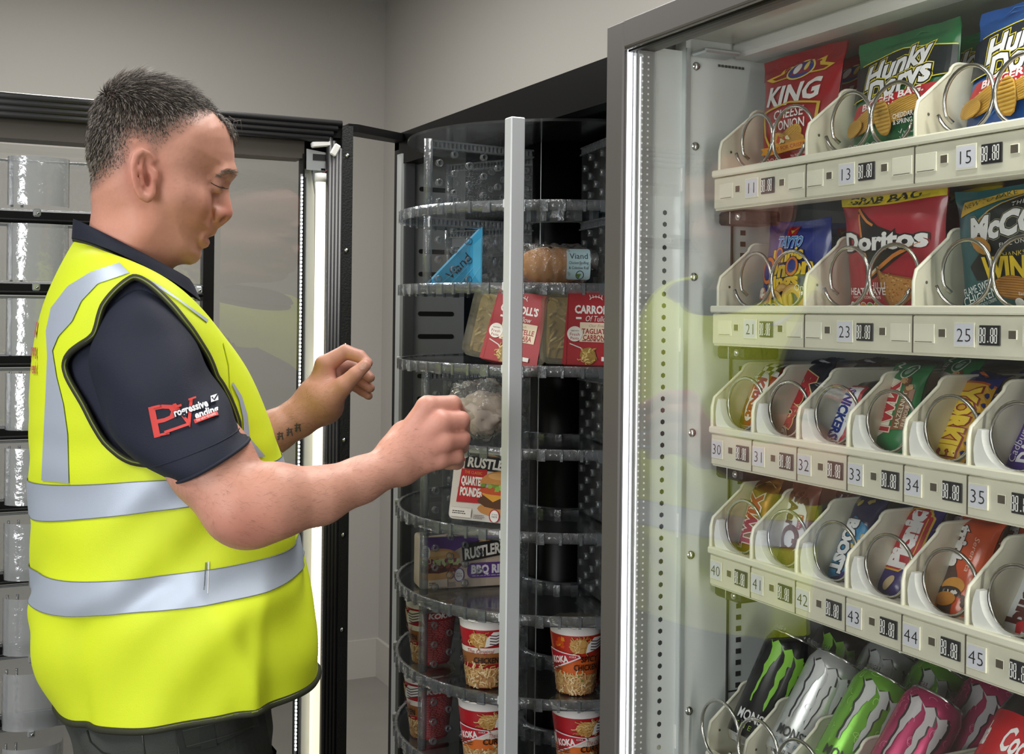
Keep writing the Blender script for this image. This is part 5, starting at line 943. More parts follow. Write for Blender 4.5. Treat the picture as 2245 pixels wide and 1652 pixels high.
def field(p, hs):
    d = np.full(len(p), .25)
    for part, (lo, hi) in BB.items():
        m_ = np.all((p > lo - hs) & (p < hi + hs), axis=1)
        if m_.any(): d[m_] = smin(d[m_], sdf(p[m_], part), .02 if part == 'torso' else .012)
    return d
VX = .0024; lo = np.min([b[0] for b in BB.values()], 0); hi = np.max([b[1] for b in BB.values()], 0); NB = np.ceil((hi - lo) / (8 * VX)).astype(int) + 1; NG = NB * 8
G = np.full(NG, .1, np.float32); bc = np.stack(np.meshgrid(*[np.arange(n) for n in NB], indexing='ij'), -1).reshape(-1, 3); ctr = lo + (bc * 8 + 3.5) * VX; dc = field(ctr, .02)
off = np.stack(np.meshgrid(*[np.arange(8)] * 3, indexing='ij'), -1).reshape(-1, 3)
inside = np.where(dc < 0, -.1, .1).astype(np.float32); G.reshape(NB[0], 8, NB[1], 8, NB[2], 8)[:] = inside.reshape(NB[0], 1, NB[1], 1, NB[2], 1)
act = np.where(np.abs(dc) < .028)[0]
for s0 in range(0, len(act), 400):
    ids = bc[act[s0:s0 + 400]]; vi = (ids[:, None, :] * 8 + off[None]).reshape(-1, 3); G[vi[:, 0], vi[:, 1], vi[:, 2]] = field(lo + vi * VX, 0.)
def surface_nets(G):
    s = G < 0; c = [s[i:s.shape[0] - 1 + i, j:s.shape[1] - 1 + j, k:s.shape[2] - 1 + k] for i in (0, 1) for j in (0, 1) for k in (0, 1)]
    an = c[0].copy(); al = c[0].copy()
    for q in c[1:]: an |= q; al &= q
    cells = np.argwhere(an & ~al); ix = np.full(an.shape, -1, np.int32); ix[cells[:, 0], cells[:, 1], cells[:, 2]] = np.arange(len(cells))
    co = np.array([(i, j, k) for i in (0, 1) for j in (0, 1) for k in (0, 1)]); v = np.stack([G[cells[:, 0] + a, cells[:, 1] + b_, cells[:, 2] + c_] for a, b_, c_ in co], 1); acc = np.zeros((len(cells), 3)); cnt = np.zeros(len(cells))
    for i in range(8):
        for j in range(i + 1, 8):
            if np.abs(co[i] - co[j]).sum() != 1: continue
            m_ = (v[:, i] < 0) != (v[:, j] < 0); t = v[:, i] / (v[:, i] - v[:, j] + 1e-12); acc[m_] += (co[i] + np.outer(t, co[j] - co[i]))[m_]; cnt[m_] += 1
    V = cells + acc / cnt[:, None]; F_ = []
    for ax in range(3):
        sl = [slice(1, -1)] * 3; sl[ax] = slice(0, -1); a = s[tuple(sl)]; sl2 = list(sl); sl2[ax] = slice(1, None); b_ = s[tuple(sl2)]; e = np.argwhere(a != b_); flip = a[e[:, 0], e[:, 1], e[:, 2]]
        base = e.copy(); o1, o2 = [x for x in range(3) if x != ax]; base[:, o1] += 1; base[:, o2] += 1; quad = []
        for (p_, q_) in ((-1, -1), (0, -1), (0, 0), (-1, 0)): w = base.copy(); w[:, o1] += p_; w[:, o2] += q_; quad.append(ix[w[:, 0], w[:, 1], w[:, 2]])
        quad = np.stack(quad, 1); fl = flip if ax != 1 else ~flip; quad[~fl] = quad[~fl][:, ::-1]; F_.append(quad)
    return V, np.concatenate(F_)
BV, BF = surface_nets(G); BV = lo + BV * VX; del G
FOOT = Vector(P(330, 1652, 1.58)); FOOT.z = 0
me = bpy.data.meshes.new('person'); me.from_pydata((BV - np.array(FOOT)).tolist(), [], BF.tolist()); me.polygons.foreach_set('use_smooth', [True] * len(BF)); me.update()
body = bpy.data.objects.new('person', me); COL.objects.link(body); body.location = FOOT; ORG[body.name] = FOOT
props(body, 'man in yellow reflective vest and navy polo shirt, reaching towards the carousel machine', 'person')
# skin colours: weathered cheeks, ear, nose, knuckles, elbow; stubble; scalp painted darker for stubble and hair shadow
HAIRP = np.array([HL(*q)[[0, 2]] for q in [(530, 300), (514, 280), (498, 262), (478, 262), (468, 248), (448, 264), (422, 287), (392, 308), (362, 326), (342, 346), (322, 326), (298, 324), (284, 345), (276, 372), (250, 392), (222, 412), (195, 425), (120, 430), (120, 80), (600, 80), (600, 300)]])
def c_(h): return np.array(lin(h))
lv = np.stack([(BV - HOn) @ a for a in AX], 1); skin = np.tile(c_('c7917e'), (len(BV), 1)); rng = np.random.RandomState(3)
nz = np.array([noise.noise(Vector(p * 60)) for p in BV]); nz2 = np.array([noise.noise(Vector(p * 320)) for p in BV]); skin *= (1 + .06 * nz + .075 * nz2)[:, None]
def tint(pt, r, col, a):
    w = a * np.exp(-((BV - np.array(pt)) ** 2).sum(1) / (r * r)); skin[:] = skin * (1 - w[:, None]) + c_(col) * w[:, None]
def ptx(px, py, y): return HQ(px, py, y)
for pt, r, col, a in ((ptx(314, 385, .085), .026, 'cb8070', .8), (ptx(490, 465, .005), .017, 'c57a6a', .75), (ptx(455, 470, .04), .03, 'c8836e', .6), (ptx(420, 540, .03), .028, 'b98a76', .4), (ptx(300, 500, .05), .05, 'cf8a74', .6), (ptx(452, 512, .01), .010, 'b87468', .6), (ptx(445, 532, .008), .011, 'c48074', .75), (P(550, 1185, 1.30), .045, 'd28676', .8), (P(1000, 940, 1.43), .06, 'd28e80', .6), (P(760, 800, 1.75), .06, 'd69c8c', .6), (P(640, 1090, 1.33), .09, 'c8927c', .4), (ptx(323, 392, .080), .0075, '8f5444', .55), (ptx(487, 478, .013), .0045, '5a3328', .75), (ptx(463, 520, .012), .0035, '7a4440', .7), (ptx(452, 521, .022), .0035, '84504a', .6), (ptx(480, 410, .04), .010, 'b08070', .45), (ptx(455, 330, .05), .03, 'c99078', .5)): tint(pt, r, col, a)  # ear-hollow, nostril and mouth-line tints paint shade into the skin colour
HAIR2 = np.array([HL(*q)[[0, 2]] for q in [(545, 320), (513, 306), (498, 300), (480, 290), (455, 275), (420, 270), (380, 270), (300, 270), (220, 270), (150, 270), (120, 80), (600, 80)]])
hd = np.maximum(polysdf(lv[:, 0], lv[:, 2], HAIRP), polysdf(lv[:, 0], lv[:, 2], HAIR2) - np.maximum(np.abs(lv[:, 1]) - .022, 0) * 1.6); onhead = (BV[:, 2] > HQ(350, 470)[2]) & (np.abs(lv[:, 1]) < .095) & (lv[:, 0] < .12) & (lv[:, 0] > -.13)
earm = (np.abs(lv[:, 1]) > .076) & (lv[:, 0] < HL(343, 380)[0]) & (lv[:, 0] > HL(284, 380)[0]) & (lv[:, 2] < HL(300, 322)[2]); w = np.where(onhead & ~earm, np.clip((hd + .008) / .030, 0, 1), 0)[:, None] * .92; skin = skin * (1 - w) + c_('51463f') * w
for q in range(70):   # freckles
    pt = HQ(rng.uniform(380, 480), rng.uniform(330, 500), .05); dd = np.linalg.norm(np.stack([lv[:, 0], lv[:, 2]], 1) - HL(*project(pt))[[0, 2]], axis=1); w = (.16 * np.exp(-(dd / .0016) ** 2) * (lv[:, 1] > 0))[:, None]; skin = skin * (1 - w) + c_('8a5a44') * w
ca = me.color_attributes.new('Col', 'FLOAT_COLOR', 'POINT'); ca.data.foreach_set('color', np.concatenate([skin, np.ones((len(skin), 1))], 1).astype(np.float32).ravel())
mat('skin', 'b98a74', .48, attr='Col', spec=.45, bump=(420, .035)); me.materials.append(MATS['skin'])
BVH = BVHTree.FromPolygons(BV.tolist(), BF.tolist())
def shoot(tree, px, py, off=.001):
    d = (P(px, py, 1.) - CAMP).normalized(); h, n, i, t = tree.ray_cast(CAMP, d)
    if h is None: return None
    if n.dot(d) > 0: n = -n
    return h + n * off, n
def pxfn(tree):
    """printed artwork drawn in picture pixels, carried onto the cloth or skin below it"""
    def fn(x, y):
        p, n = [], []; last = (Vector((0, 0, 0)), Vector((0, -1, 0)))
        for a, b_ in zip(x, y):
            r = shoot(tree, a, -b_, 0.) or last; last = r; p.append(r[0][:]); n.append(r[1][:])
        return np.array(p), np.array(n)
    return fn
def ribbon(tree, e1, e2, m, name, parent, n=60, off=.0016, cols=6):
    """strip of tape between two edge lines"""
    def rs(e): e = np.array(e, float); s = np.concatenate([[0], np.cumsum(np.hypot(*np.diff(e, axis=0).T))]); t = np.linspace(0, s[-1], n); return np.stack([np.interp(t, s, e[:, 0]), np.interp(t, s, e[:, 1])], 1)
    A, B_ = rs(e1), rs(e2); rows = []
    for a, b_ in zip(A, B_):
        r = [shoot(tree, *(a + (b_ - a) * k / (cols - 1)), off) for k in range(cols)]
        if all(r): rows.append([q[0] for q in r])
    mb = MB(); mb.grid(rows, m); return mb.build(name, parent, fixn=False)
# ---- hair
hv = np.where(onhead & ~earm & (hd > -.001))[0]; me.calc_loop_triangles(); VN = np.array([v.normal[:] for v in me.vertices]); pk = rng.choice(hv, 26000); mb = MB()
for c in ('2b2521', '453d37', '7d766e', '7a5f4e'): mat('hair' + c, {'2b2521': '302a25', '453d37': '574e47', '7d766e': '9a9289'}.get(c, c), .5)
vs = {k: ([], []) for k in ('hair2b2521', 'hair453d37', 'hair7d766e')}; fwd = HAn; upv = np.array((0, 0, 1.))
for i in pk:
    p = BV[i] + rng.uniform(-.0015, .0015, 3); n = VN[i]; l = lv[i]; d = hd[i]; topness = np.clip((l[2] - HL(300, 262)[2]) / .045, 0, 1); Ln = .0016 + .0095 * np.clip(d / .05, 0, 1) + .013 * topness * np.clip(d / .02, .75, 1); Ln *= rng.uniform(.7, 1.25)
    back = np.clip((-l[0] - .02) / .06, 0, 1); flow = fwd * (.9 * topness + .15) + upv * (-.55 * (1 - topness) - .1) - fwd * .35 * back * (1 - topness); fz = np.clip((l[0] - .055) / .03, 0, 1); flow = flow * (1 - fz) + fz * (fwd * .3 - upv * .8); Ln *= 1 - .45 * fz; flow = flow - n * (flow @ n); flow /= np.linalg.norm(flow) + 1e-9
    g1 = n * (.30 + .28 * topness) + flow + rng.uniform(-.28, .28, 3); g1 /= np.linalg.norm(g1); g2 = g1 + flow * .5 - n * .25 + rng.uniform(-.2, .2, 3); g2 /= np.linalg.norm(g2); sd = np.cross(g1, n); sd /= np.linalg.norm(sd) + 1e-9; w = .00018 + .00024 * np.clip(d / .03, 0, 1)
    a = p - n * .001; b_ = p + g1 * Ln * .55; t = b_ + g2 * Ln * .5; grey = .20 + .5 * (1 - topness) * np.clip(1 - d / .05, .25, 1); u = rng.rand(); key = 'hair7d766e' if u < grey else ('hair453d37' if u < .55 else 'hair2b2521')
    V_, F_ = vs[key]; o = len(V_); n3 = np.cross(sd, g1) * w; V_ += [a + sd * w, a - sd * w, a + n3, b_ + sd * w * .8, b_ - sd * w * .8, b_ + n3 * .8, t]; F_ += [(o, o + 1, o + 4, o + 3), (o + 1, o + 2, o + 5, o + 4), (o + 2, o, o + 3, o + 5), (o + 3, o + 4, o + 6), (o + 4, o + 5, o + 6), (o + 5, o + 3, o + 6)]
for k, (V_, F_) in vs.items(): mb.add(V_, F_, k, True)
fr_ = np.where(onhead & (hd > 0) & (hd < .014) & (lv[:, 0] > HL(462, 260)[0]))[0]
for i in rng.choice(fr_, 420):   # front hairline combed forward
    a = BV[i]; L_ = rng.uniform(.008, .018); d1 = fwd * .45 + VN[i] * .35 - upv * .35 + rng.uniform(-.3, .3, 3); d2 = fwd * .15 - upv * 1. + rng.uniform(-.3, .3, 3); mb.tube([a - VN[i] * .001, a + d1 * L_ * .5, a + d1 * L_ * .5 + d2 * L_ * .5], [.00035, .0003, .0001], ('hair2b2521', 'hair453d37', 'hair7d766e')[i % 3], 3)
for q in range(16):   # the fringe falling over the forehead
    x0, y0 = rng.uniform(470, 512), rng.uniform(240, 268); yy = rng.uniform(-.035, .045); a = HQ(x0, y0 + 12, yy); m_ = HQ(x0 + rng.uniform(8, 20), y0 + rng.uniform(6, 26), yy); t = HQ(x0 + rng.uniform(8, 24), y0 + rng.uniform(30, 66), yy + rng.uniform(-.01, .01)); mb.tube([a, m_, t], [.0004, .0003, .0001], 'hair453d37' if q % 3 else 'hair7d766e', 4)
mb.build('hair', body, fixn=False)
av = np.where((np.array([cone(BV, P(*a[:3]), P(*b_[:3]), 0, 0) for a, b_ in zip(RARM[2:], RARM[3:])] + [cone(BV, P(*LARM[2][:3]), P(*LARM[4][:3]), 0, 0)]).min(0) < .052))[0]
mb = MB(); mat('armhair', '8a6a52', .5); Vh, Fh = [], []; axr = np.array((P(860, 1018, 1.42) - P(560, 1120, 1.34)).normalized())
for i in rng.choice(av, 3600):
    p, n = BV[i], VN[i]; d = axr * .8 + rng.uniform(-.5, .5, 3) - np.array((0, 0, .35)); d = d - n * (d @ n) + n * .25; d /= np.linalg.norm(d); s_ = np.cross(d, n) * .00007; Ln = rng.uniform(.004, .010); o = len(Vh); Vh += [p + s_, p - s_, p + d * Ln * .6 + s_, p + d * Ln * .6 - s_, p + d * Ln - n * Ln * .15]; Fh += [(o, o + 1, o + 3, o + 2), (o + 2, o + 3, o + 4)]
mb.add(Vh, Fh, 'armhair', True); mb.build('arm_hair', body, fixn=False)
mb = MB()
for q in range(150):
    t = rng.rand(); r = shoot(BVH, 470 + 40 * t + rng.uniform(-2, 2), 384 - 10 * math.sin(t * 2.4) + rng.uniform(-4, 4), 0.)
    if r: p, n = r; d = HA * .9 + Vector((0, 0, rng.uniform(-.35, .15))) + n * .25; mb.tube([p - n * .0005, p + d * .0045, p + d * .008 - n * .0005], [.00035, .0003, .0001], 'hair7a5f4e' if q % 4 else 'hair7d766e', 3)
mb.build('eyebrow', body, fixn=False)
mb = MB(); mat('lash', '3a2a24', .6)
e = [shoot(BVH, x, y, .0005) for x, y in ((462, 400), (469, 404.5), (477, 408.5), (484, 410.5), (489, 410))]; e = [q[0] for q in e if q]; mb.tube(e, .0006, 'lash', 5)
for q in range(9): p = e[-1] * (q / 8) + e[len(e) // 2] * (1 - q / 8); mb.tube([p, p + HA * .0045 + Vector((0, 0, -.002)), p + HA * .0075 - Vector((0, 0, .0015))], [.0004, .0003, .0001], 'lash', 3)
mb.build('eyelashes', body, fixn=False)
# ---- clothes
def spl(v, ks, vals):
    ks = np.array(ks); vals = np.array(vals, float); m_ = np.gradient(vals, ks, axis=0); i = np.clip(np.searchsorted(ks, v, 'right') - 1, 0, len(ks) - 2); h = (ks[i + 1] - ks[i]); t = (v - ks[i]) / h; sh = (-1,) + (1,) * (vals.ndim - 1); t, h = t.reshape(sh), h.reshape(sh)
    return (2 * t ** 3 - 3 * t ** 2 + 1) * vals[i] + (t ** 3 - 2 * t ** 2 + t) * h * m_[i] + (-2 * t ** 3 + 3 * t ** 2) * vals[i + 1] + (t ** 3 - t ** 2) * h * m_[i + 1]
AWAY = -HB
def loft(st, nu, nv, grow=0., pw=.86, fold=None):
    """st = [(v, left px, right px, k, half depth, lift)] -> grid of points around the figure; u = 0 front, .25 far, .5 back, .75 near"""
    ks = [s[0] for s in st]; v = np.linspace(ks[0], ks[-1], nv); Lp = np.array([P(*s[1], s[3])[:] for s in st]); Rp = np.array([P(*s[2], s[3])[:] for s in st]); C = spl(v, ks, (Lp + Rp) / 2); A = spl(v, ks, (Rp - Lp) / 2); B_ = spl(v, ks, [s[4] for s in st]); lf = spl(v, ks, [s[5] for s in st])
    ph = np.linspace(0, 2 * PI, nu, endpoint=False); cs = np.sign(np.cos(ph)) * np.abs(np.cos(ph)) ** pw; sn = np.sign(np.sin(ph)) * np.abs(np.sin(ph)) ** pw
    An = np.linalg.norm(A, axis=1); g = 1 + grow / np.maximum(An, .01); gb = B_ + grow
    p = C[:, None] + A[:, None] * cs[None, :, None] * g[:, None, None] + np.array(AWAY)[None, None] * (sn[None] * gb[:, None])[..., None]; p[..., 2] += lf[:, None] * np.abs(np.sin(ph))[None] ** 2
    if fold is not None:
        rad = A[:, None] * cs[None, :, None] + np.array(AWAY)[None, None] * (sn[None] * gb[:, None])[..., None]; rad /= np.linalg.norm(rad, axis=2)[..., None] + 1e-9; p += rad * fold(ph[None] + 0 * v[:, None], v[:, None] + 0 * ph[None], p)[..., None]
    return p, v, ph
VST = [(0, (166, 526), (430, 674), 1.575, .102, 0.006), (.05, (152, 550), (450, 694), 1.575, .130, .022), (.11, (132, 590), (474, 720), 1.578, .165, .040), (.20, (103, 655), (508, 760), 1.58, .192, .034), (.31, (81, 735), (543, 812), 1.58, .200, .012), (.45, (70, 850), (580, 893), 1.58, .196, 0), (.58, (71, 960), (610, 985), 1.58, .190, 0), (.70, (73, 1090), (638, 1085), 1.58, .186, 0), (.80, (72, 1240), (660, 1195), 1.58, .186, 0), (.90, (70, 1345), (678, 1300), 1.58, .192, 0), (.96, (100, 1450), (684, 1385), 1.58, .188, 0), (1.0, (135, 1528), (682, 1447), 1.58, .184, 0)]
def vfold(ph, v, p):
    z = .0042 * np.sin(ph * 5 + v * 9 + 2 * np.sin(v * 7)) * np.clip((v - .3) * 2, 0, 1) + .0070 * np.sin(ph * 3 - v * 16) * np.clip((v - .8) * 6, 0, 1) + .0022 * np.sin(v * 60 + ph * 7 + np.sin(ph * 4) * 2) * np.clip((v - .45) * 3, 0, 1)
    q = np.exp(-((ph - 4.95 - (v - .86) * 1.6) / .10) ** 2) * np.clip((v - .74) * 5, 0, 1) * .009; q2 = np.exp(-((ph - 4.1 + (v - .9) * 2.2) / .10) ** 2) * np.clip((v - .8) * 6, 0, 1) * .007; q3 = np.exp(-((ph - 5.35 + (v - .8) * 1.2) / .08) ** 2) * np.clip((v - .78) * 5, 0, 1) * .006; return z + q - q2 + q3
NU, NV = 300, 240; VP, vv, ph = loft(VST, NU, NV, 0, .86, vfold)
quads = [(i * NU + j, i * NU + (j + 1) % NU, (i + 1) * NU + (j + 1) % NU, (i + 1) * NU + j) for i in range(NV - 1) for j in range(NU)]; VT = BVHTree.FromPolygons(VP.reshape(-1, 3).tolist(), quads)
HOLE = [(293, 607), (275, 618), (255, 635), (238, 654), (226, 671), (219, 692), (214, 714), (208, 732), (196, 744), (176, 756), (157, 770), (146, 785), (142, 802), (147, 822), (157, 842), (183, 885), (203, 926), (229, 969), (262, 998), (288, 1012), (327, 1018), (380, 1012), (450, 1000), (505, 985), (524, 955), (522, 925), (512, 895), (500, 868), (486, 842), (474, 826), (465, 800), (455, 778), (435, 746), (420, 723), (402, 700), (384, 677), (366, 658), (347, 639), (327, 622), (309, 611)]
hp = np.array(HOLE, float)
pr = np.array([project(q) for q in VP.reshape(-1, 3)]).reshape(NV, NU, 2); sdh = polysdf(pr[..., 0], pr[..., 1], hp); near = (np.sin(ph) < 0)[None] & (np.ones(NV, bool))[:, None]; cut = (sdh > 0) & near; cut |= cut[:, (-np.arange(NU)) % NU]
mat('hivis', 'd9ea26', .62, bump=(900, .12), noise_=(5, .03)); mat('tape', 'b6c1d1', .42, .25, bump=(1400, .1)); mat('piping', '2b2d1c', .7); mat('navy', '11172b', .78, bump=(700, .15)); mat('navydark', '151a2c', .8)
mb = MB(); mb.add(VP.reshape(-1, 3).tolist(), [q for q in quads if not all(cut[k // NU, k % NU] for k in q)], 'hivis', True); vest = mb.build('safety_vest', body, fixn=False)
pts = []
for i in range(len(HOLE)):
    a, b_ = hp[i], hp[(i + 1) % len(hp)]
    for k in range(3):
        r = shoot(VT, *(a + (b_ - a) * k / 3), .0005)
        if r: pts.append(r[0])
pm = [(pts[i - 1] + pts[i] * 2 + pts[(i + 1) % len(pts)]) / 4 for i in range(len(pts))]
mb = MB(); mb.tube(pm, .0042, 'piping', 8, closed=True); mb.tube([p + (CAMP - p).normalized() * .0036 for p in pm], .0012, '6f7a2a', 5, closed=True); mb.build('armhole_piping', vest, fixn=False)
def vring(v, out=0.): 
    i = v * (NV - 1); k = min(int(i), NV - 2); return [Vector(VP[k, j] * (1 - i + k) + VP[k + 1, j] * (i - k)) for j in range(NU)]
mb = MB(); mb.tube(vring(1.0)[::2], .0045, 'piping', 8, closed=True); mb.tube([p + (CAMP - p).normalized() * .003 + Vector((0, 0, .001)) for p in vring(1.0)[::2]], .0012, '7d8a2c', 5, closed=True); mb.build('hem_piping', vest, fixn=False)
mb = MB(); mb.tube(vring(0.0)[::2], .0042, 'piping', 8, closed=True); mb.build('neck_piping', vest, fixn=False)
def vband(f0, f1, name):
    rows = []
    nrm = np.cross(np.roll(VP, -1, 1) - np.roll(VP, 1, 1), np.gradient(VP, axis=0)); nrm /= np.linalg.norm(nrm, axis=2)[..., None] + 1e-9; nrm *= np.sign((nrm * (VP - VP.mean(1, keepdims=True))).sum(2))[..., None]
    for j in range(NU):
        row = []
        for k in range(9):
            v = f0(ph[j]) + (f1(ph[j]) - f0(ph[j])) * k / 8; i = v * (NV - 1); a = int(i); t = i - a; row.append(tuple(VP[a, j] * (1 - t) + VP[a + 1, j] * t + nrm[a, j] * .0016))
        rows.append(row)
    keep = [j for j in range(NU)]; mb = MB(); mb.grid(rows, 'tape', cu=True)
    for k in (0, 8): mb.tube([Vector(r[k]) for r in rows[::2]], .0006, '70767c', 4, closed=True)
    return mb.build(name, vest, fixn=False)
vband(lambda a: .622 - .038 * math.cos(a), lambda a: .682 - .040 * math.cos(a), 'reflective_tape'); vband(lambda a: .782 - .012 * math.cos(a), lambda a: .843 - .018 * math.cos(a), 'reflective_tape')
ribbon(VT, [(93, 1052), (98, 950), (103, 850), (106, 780), (103, 725), (114, 675), (150, 628), (200, 597), (262, 577)], [(153, 1058), (150, 950), (141, 885), (126, 825), (117, 768), (130, 737), (160, 704), (180, 660), (216, 622), (284, 599)], 'tape', 'reflective_tape', vest, 90)
ribbon(VT, [(318, 610), (343, 629), (392, 661), (451, 707)], [(312, 606), (352, 628), (402, 664), (455, 702)], 'tape', 'reflective_tape', vest, 40)
ribbon(VT, [(506, 842), (522, 875), (531, 915), (533, 955), (560, 1003)], [(509, 838), (528, 868), (541, 910), (546, 960), (580, 1000)], 'tape', 'reflective_tape', vest, 40)
mb = MB(); a = Art(); a.stroke([(488, -752), (500, -800), (503, -850), (520, -905), (556, -980), (575, -1030)], 1.6, 'b4c010'); a.stroke([(345, -1060), (346, -1120)], 1.2, '8f969e'); a.stroke([(452, -1232), (447, -1300)], 3, '6f767e'); a.stroke([(458, -1230), (455, -1300)], 2.5, 'dfe4ea')
for (t, y) in (('PV', -722), ('prog', -765), ('vend', -805)): a.text(t, 78, y, 'c8555a', w=15 if t == 'PV' else 11, h=34 if t == 'PV' else 26, bold=.02)
a.lay(mb, pxfn(VT), .0010, .0003, 12); mb.build('back_print', vest, fixn=False)
# polo shirt
SST = [(-.06, (164, 500), (424, 640), 1.57, .090, 0)] + [(s[0], s[1], s[2], s[3], s[4], s[5]) for s in VST[:8]] + [(.9, (80, 1345), (668, 1300), 1.58, .185, 0)]
SP, _, _ = loft(SST, 120, 110, -.009); mb = MB(); mb.grid([[tuple(q) for q in r] for r in SP], 'navy', cv=True); shirt = mb.build('polo_shirt', body, fixn=False)
SL = [(0, (268, 622), (330, 616), 1.455, .030, 0), (.08, (236, 662), (372, 660), 1.445, .062, 0), (.22, (206, 745), (425, 738), 1.43, .076, 0), (.45, (202, 840), (468, 826), 1.41, .080, 0), (.65, (238, 935), (502, 882), 1.395, .078, 0), (.84, (312, 1015), (526, 932), 1.375, .070, 0), (1, (369, 1056), (542, 963), 1.362, .062, 0)]
sf = lambda a, v, p: .0022 * np.sin(a * 3 + v * 14) + .003 * np.sin(v * 11 - a * 2) * np.exp(-((a - 4.0) / .8) ** 2)
LP, _, _ = loft(SL, 120, 90, 0, .95, sf); mb = MB(); mb.grid([[tuple(q) for q in r] for r in LP], 'navy', cv=True); mb.tube([Vector(q) for q in LP[-1]], .0022, 'navydark', 6, closed=True); i_ = 76; mb.tube([Vector(q) for q in LP[i_]], .0008, 'navydark', 5, closed=True)
inner = [[tuple(np.array(q) * .93 + LP[i].mean(0) * .07) for q in LP[i]] for i in (89, 70)]; mb.grid(inner, 'navydark', cv=True); sleeve = mb.build('sleeve', shirt, fixn=False)
LQ = [(i * 120 + j, i * 120 + (j + 1) % 120, (i + 1) * 120 + (j + 1) % 120, (i + 1) * 120 + j) for i in range(89) for j in range(120)]; LT = BVHTree.FromPolygons(LP.reshape(-1, 3).tolist(), LQ)
FS = [(0, (400, 760), (470, 790), 1.74, .06, 0), (.5, (440, 880), (560, 900), 1.74, .075, 0), (1, (480, 990), (590, 930), 1.72, .06, 0)]; fp, _, _ = loft(FS, 40, 20, 0, .95); mb = MB(); mb.grid([[tuple(q) for q in r] for r in fp], 'navy', cv=True); mb.build('sleeve', shirt, fixn=False)
CST = [(0, (161, 481), (416, 612), 1.56, .084, .0), (.3, (160, 492), (423, 622), 1.562, .091, .002), (1, (158, 524), (440, 660), 1.57, .106, .008)]
cp_, _, _ = loft(CST, 90, 16); mb = MB(); mb.grid([[tuple(q) for q in r] for r in cp_], 'navy', cv=True); ci, _, _ = loft(CST, 90, 16, -.006); mb.grid([[tuple(q) for q in r] for r in ci], 'navydark', cv=True); mb.grid([[tuple(q) for q in cp_[0]], [tuple(q) for q in ci[0]]], 'navy', cv=True); mb.build('collar', shirt, fixn=False)
mb = MB(); mb.lathe([(.0001, .0022), (.004, .0018), (.0045, 0)], 'navydark', 12, Matrix.Translation(P(414, 634, 1.545)) @ Vector((HA - AWAY * .6)).to_track_quat('Z', 'Y').to_matrix().to_4x4()); mb.build('button', shirt)
# embroidered emblem on the sleeve
mb = MB(); mat('thread_red', 'cf3a34', .6); mat('thread_white', 'dfe2e6', .6); a = Art(); rr_ = .20
a.text('P', 362, -918, 'thread_red', h=72, w=62, rot=rr_, bold=.0); a.text('V', 408, -906, 'thread_red', h=62, w=46, rot=rr_ + .08, bold=.0); a.text('rogressive', 418, -894, 'thread_white', h=17, w=76, rot=rr_ + .1, bold=.035, out=('navydark', .07)); a.text('ending', 452, -904, 'thread_white', h=17, w=52, rot=rr_ + .1, bold=.035, out=('navydark', .07))
a.stroke([(347, -954), (374, -949)], 5, 'thread_red'); a.stroke([(334, -893), (352, -889)], 5, 'thread_red'); a.stroke([(384, -893), (398, -889)], 5, 'thread_red'); a.stroke([(412, -878), (428, -873)], 4, 'thread_red'); a.stroke([(364, -948), (416, -931)], 6, 'thread_red'); a.stroke([(427, -927), (475, -909)], 9, 'thread_red'); a.text('THE NEW MEANING', 451, -918, 'f0dede', h=5, w=42, rot=rr_ + .16); a.poly([(458, -873), (473, -868), (475, -882), (460, -887)], 'thread_white'); a.stroke([(461, -876), (466, -882), (475, -866)], 3, 'navydark')
a.lay(mb, pxfn(LT), .0006, .0003, 8); mb.build('embroidered_emblem', sleeve, fixn=False)
# tattoo, thumb nail, ring
mb = MB(); a = Art(); mat('tattoo', '55504f', .6)
for (x, y) in ((614, -955), (634, -946), (652, -936)):
    for q in ((-7, 4, 7, 6), (-6, -2, 6, 0), (-2, 9, -3, -9), (3, 7, 6, -8), (-6, -8, -1, -4)): a.stroke([(x + q[0], y + q[1]), (x + q[2], y + q[3])], 2.6, 'tattoo')
a.lay(mb, pxfn(BVH), .0004, .0001, 6); mb.build('tattoo', body, fixn=False)
mb = MB(); a = Art(); mat('nail', 'd3a596', .3); a.ell(796, -803, 6.5, 9, 'nail', -.7); a.lay(mb, pxfn(BVH), .0004, .0001, 3); mb.build('fingernail', body, fixn=False)
mb = MB(); c0, c1 = P(742, 822, 1.792), P(774, 822, 1.80); dd = (c1 - c0).normalized(); mb.tube([c0 + (c1 - c0) * .25 + (dd.orthogonal().normalized() * math.cos(t) + dd.cross(dd.orthogonal()).normalized() * math.sin(t)) * .0135 for t in np.linspace(0, 2 * PI, 24, endpoint=False)], .0012, 'chrome', 6, closed=True); mb.build('finger_ring', body)
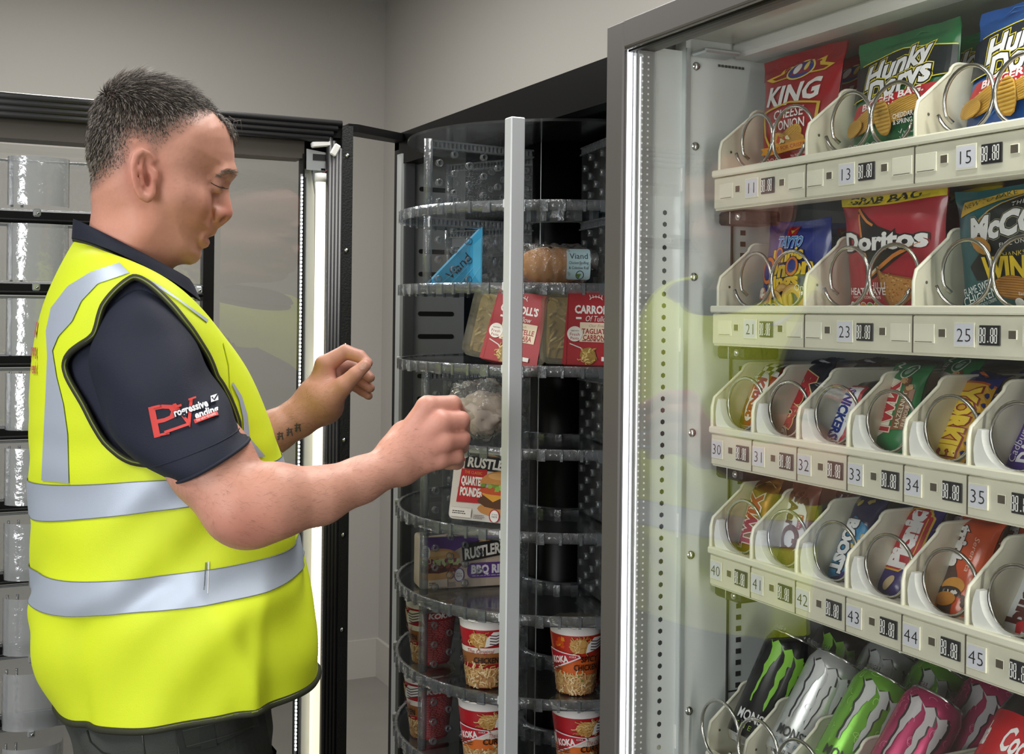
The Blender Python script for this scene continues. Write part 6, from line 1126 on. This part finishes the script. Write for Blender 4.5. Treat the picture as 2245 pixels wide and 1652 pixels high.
# trousers, legs and boots
mat('trouser', '3b3f3b', .85, bump=(500, .2)); mat('pocket', '262a26', .85); mat('webbing', '2f332e', .85, bump=(1500, .4))
TS = [(0, (150, 1480), (640, 1420), 1.58, .165, 0), (.3, (140, 1540), (588, 1515), 1.58, .165, 0), (.6, (154, 1600), (590, 1580), 1.58, .16, 0), (1, (172, 1670), (602, 1670), 1.58, .155, 0)]
tf = lambda a, v, p: .004 * np.sin(a * 4 + v * 6) + .003 * np.sin(a * 9 - v * 5)
TP, _, _ = loft(TS, 120, 40, 0, .9, tf); mb = MB(); mb.grid([[tuple(q) for q in r] for r in TP], 'trouser', cv=True)
for sgn in (-1, 1):
    top = P(385, 1668, 1.58) + AWAY * .078 * sgn; ft = Vector((top.x, top.y, .11)) + HA * .02 * sgn; rows = []
    for i in range(14):
        t = i / 13; c = top.lerp(ft, t); ra = .125 * (1 - t) + .075 * t; rb = .088 * (1 - t) + .068 * t; c.z = top.z + .03 - (top.z + .03 - .09) * t; rows.append([c + HA * ra * math.cos(a) + AWAY * rb * math.sin(a) for a in np.linspace(0, 2 * PI, 24, endpoint=False)])
    mb.grid(rows, 'trouser', cv=True)
trousers = mb.build('trousers', body, fixn=False)
for sgn in (-1, 1):
    c = P(385, 1668, 1.58) + AWAY * .078 * sgn; c.z = 0; b = MB(); M4 = Matrix((HA, AWAY, Vector((0, 0, 1)))).transposed(); pts = []
    for (x, w, h) in ((-.10, .034, .11), (-.06, .042, .12), (0, .043, .11), (.07, .048, .075), (.13, .050, .062), (.175, .040, .045), (.19, .018, .02)): pts.append([c + M4 @ Vector((x + .02, w * math.cos(a), max(.0, h * .5 + h * .5 * math.sin(a)))) for a in np.linspace(0, 2 * PI, 20, endpoint=False)])
    b.grid(pts, 'black', cv=True); b.prism([(-.09, -.04), (.10, -.05), (.19, -.02), (.19, .02), (.10, .05), (-.09, .04)], lambda x, y, t: c + M4 @ Vector((x + .01, y, t)), 0, .018, 'rubber'); b.build('boot', body, fixn=False)
TQ = [(i * 120 + j, i * 120 + (j + 1) % 120, (i + 1) * 120 + (j + 1) % 120, (i + 1) * 120 + j) for i in range(39) for j in range(120)]; TT = BVHTree.FromPolygons(TP.reshape(-1, 3).tolist(), TQ)
mb = MB(); a = Art(); a.poly([(382, -1575), (470, -1556), (560, -1520), (575, -1560), (590, -1640), (600, -1655), (395, -1655), (388, -1620)], 'pocket'); a.lay(mb, pxfn(TT), .003, .0003, 14); mb.build('pocket', trousers, fixn=False)
mb = MB(); a = Art(); a.poly([(400, -1592), (470, -1580), (545, -1553), (552, -1592), (480, -1622), (408, -1634)], 'webbing'); a.poly([(436, -1582), (468, -1576), (474, -1628), (440, -1636)], 'pocket'); a.poly([(535, -1548), (552, -1542), (562, -1590), (548, -1596)], 'webbing')
for (p_, q_) in (((402, -1597), (545, -1558)), ((408, -1629), (550, -1588))): a.stroke([p_, q_], 1.2, '4a4f48')
a.lay(mb, pxfn(TT), .005, .0004, 14); mb.build('webbing_strap', trousers, fixn=False)
mb = MB(); a = Art(); a.stroke([(192, -1600), (200, -1625), (225, -1648), (260, -1658)], 3, '1f231f'); a.stroke([(306, -1572), (312, -1600), (318, -1655)], 2, '2a2e2a'); a.stroke([(390, -1570), (396, -1610), (400, -1655)], 1.5, '5a5f58'); a.stroke([(384, -1572), (389, -1612), (392, -1655)], 1.5, '5a5f58'); a.lay(mb, pxfn(TT), .0012, .0003, 14); mb.build('seam', trousers, fixn=False)
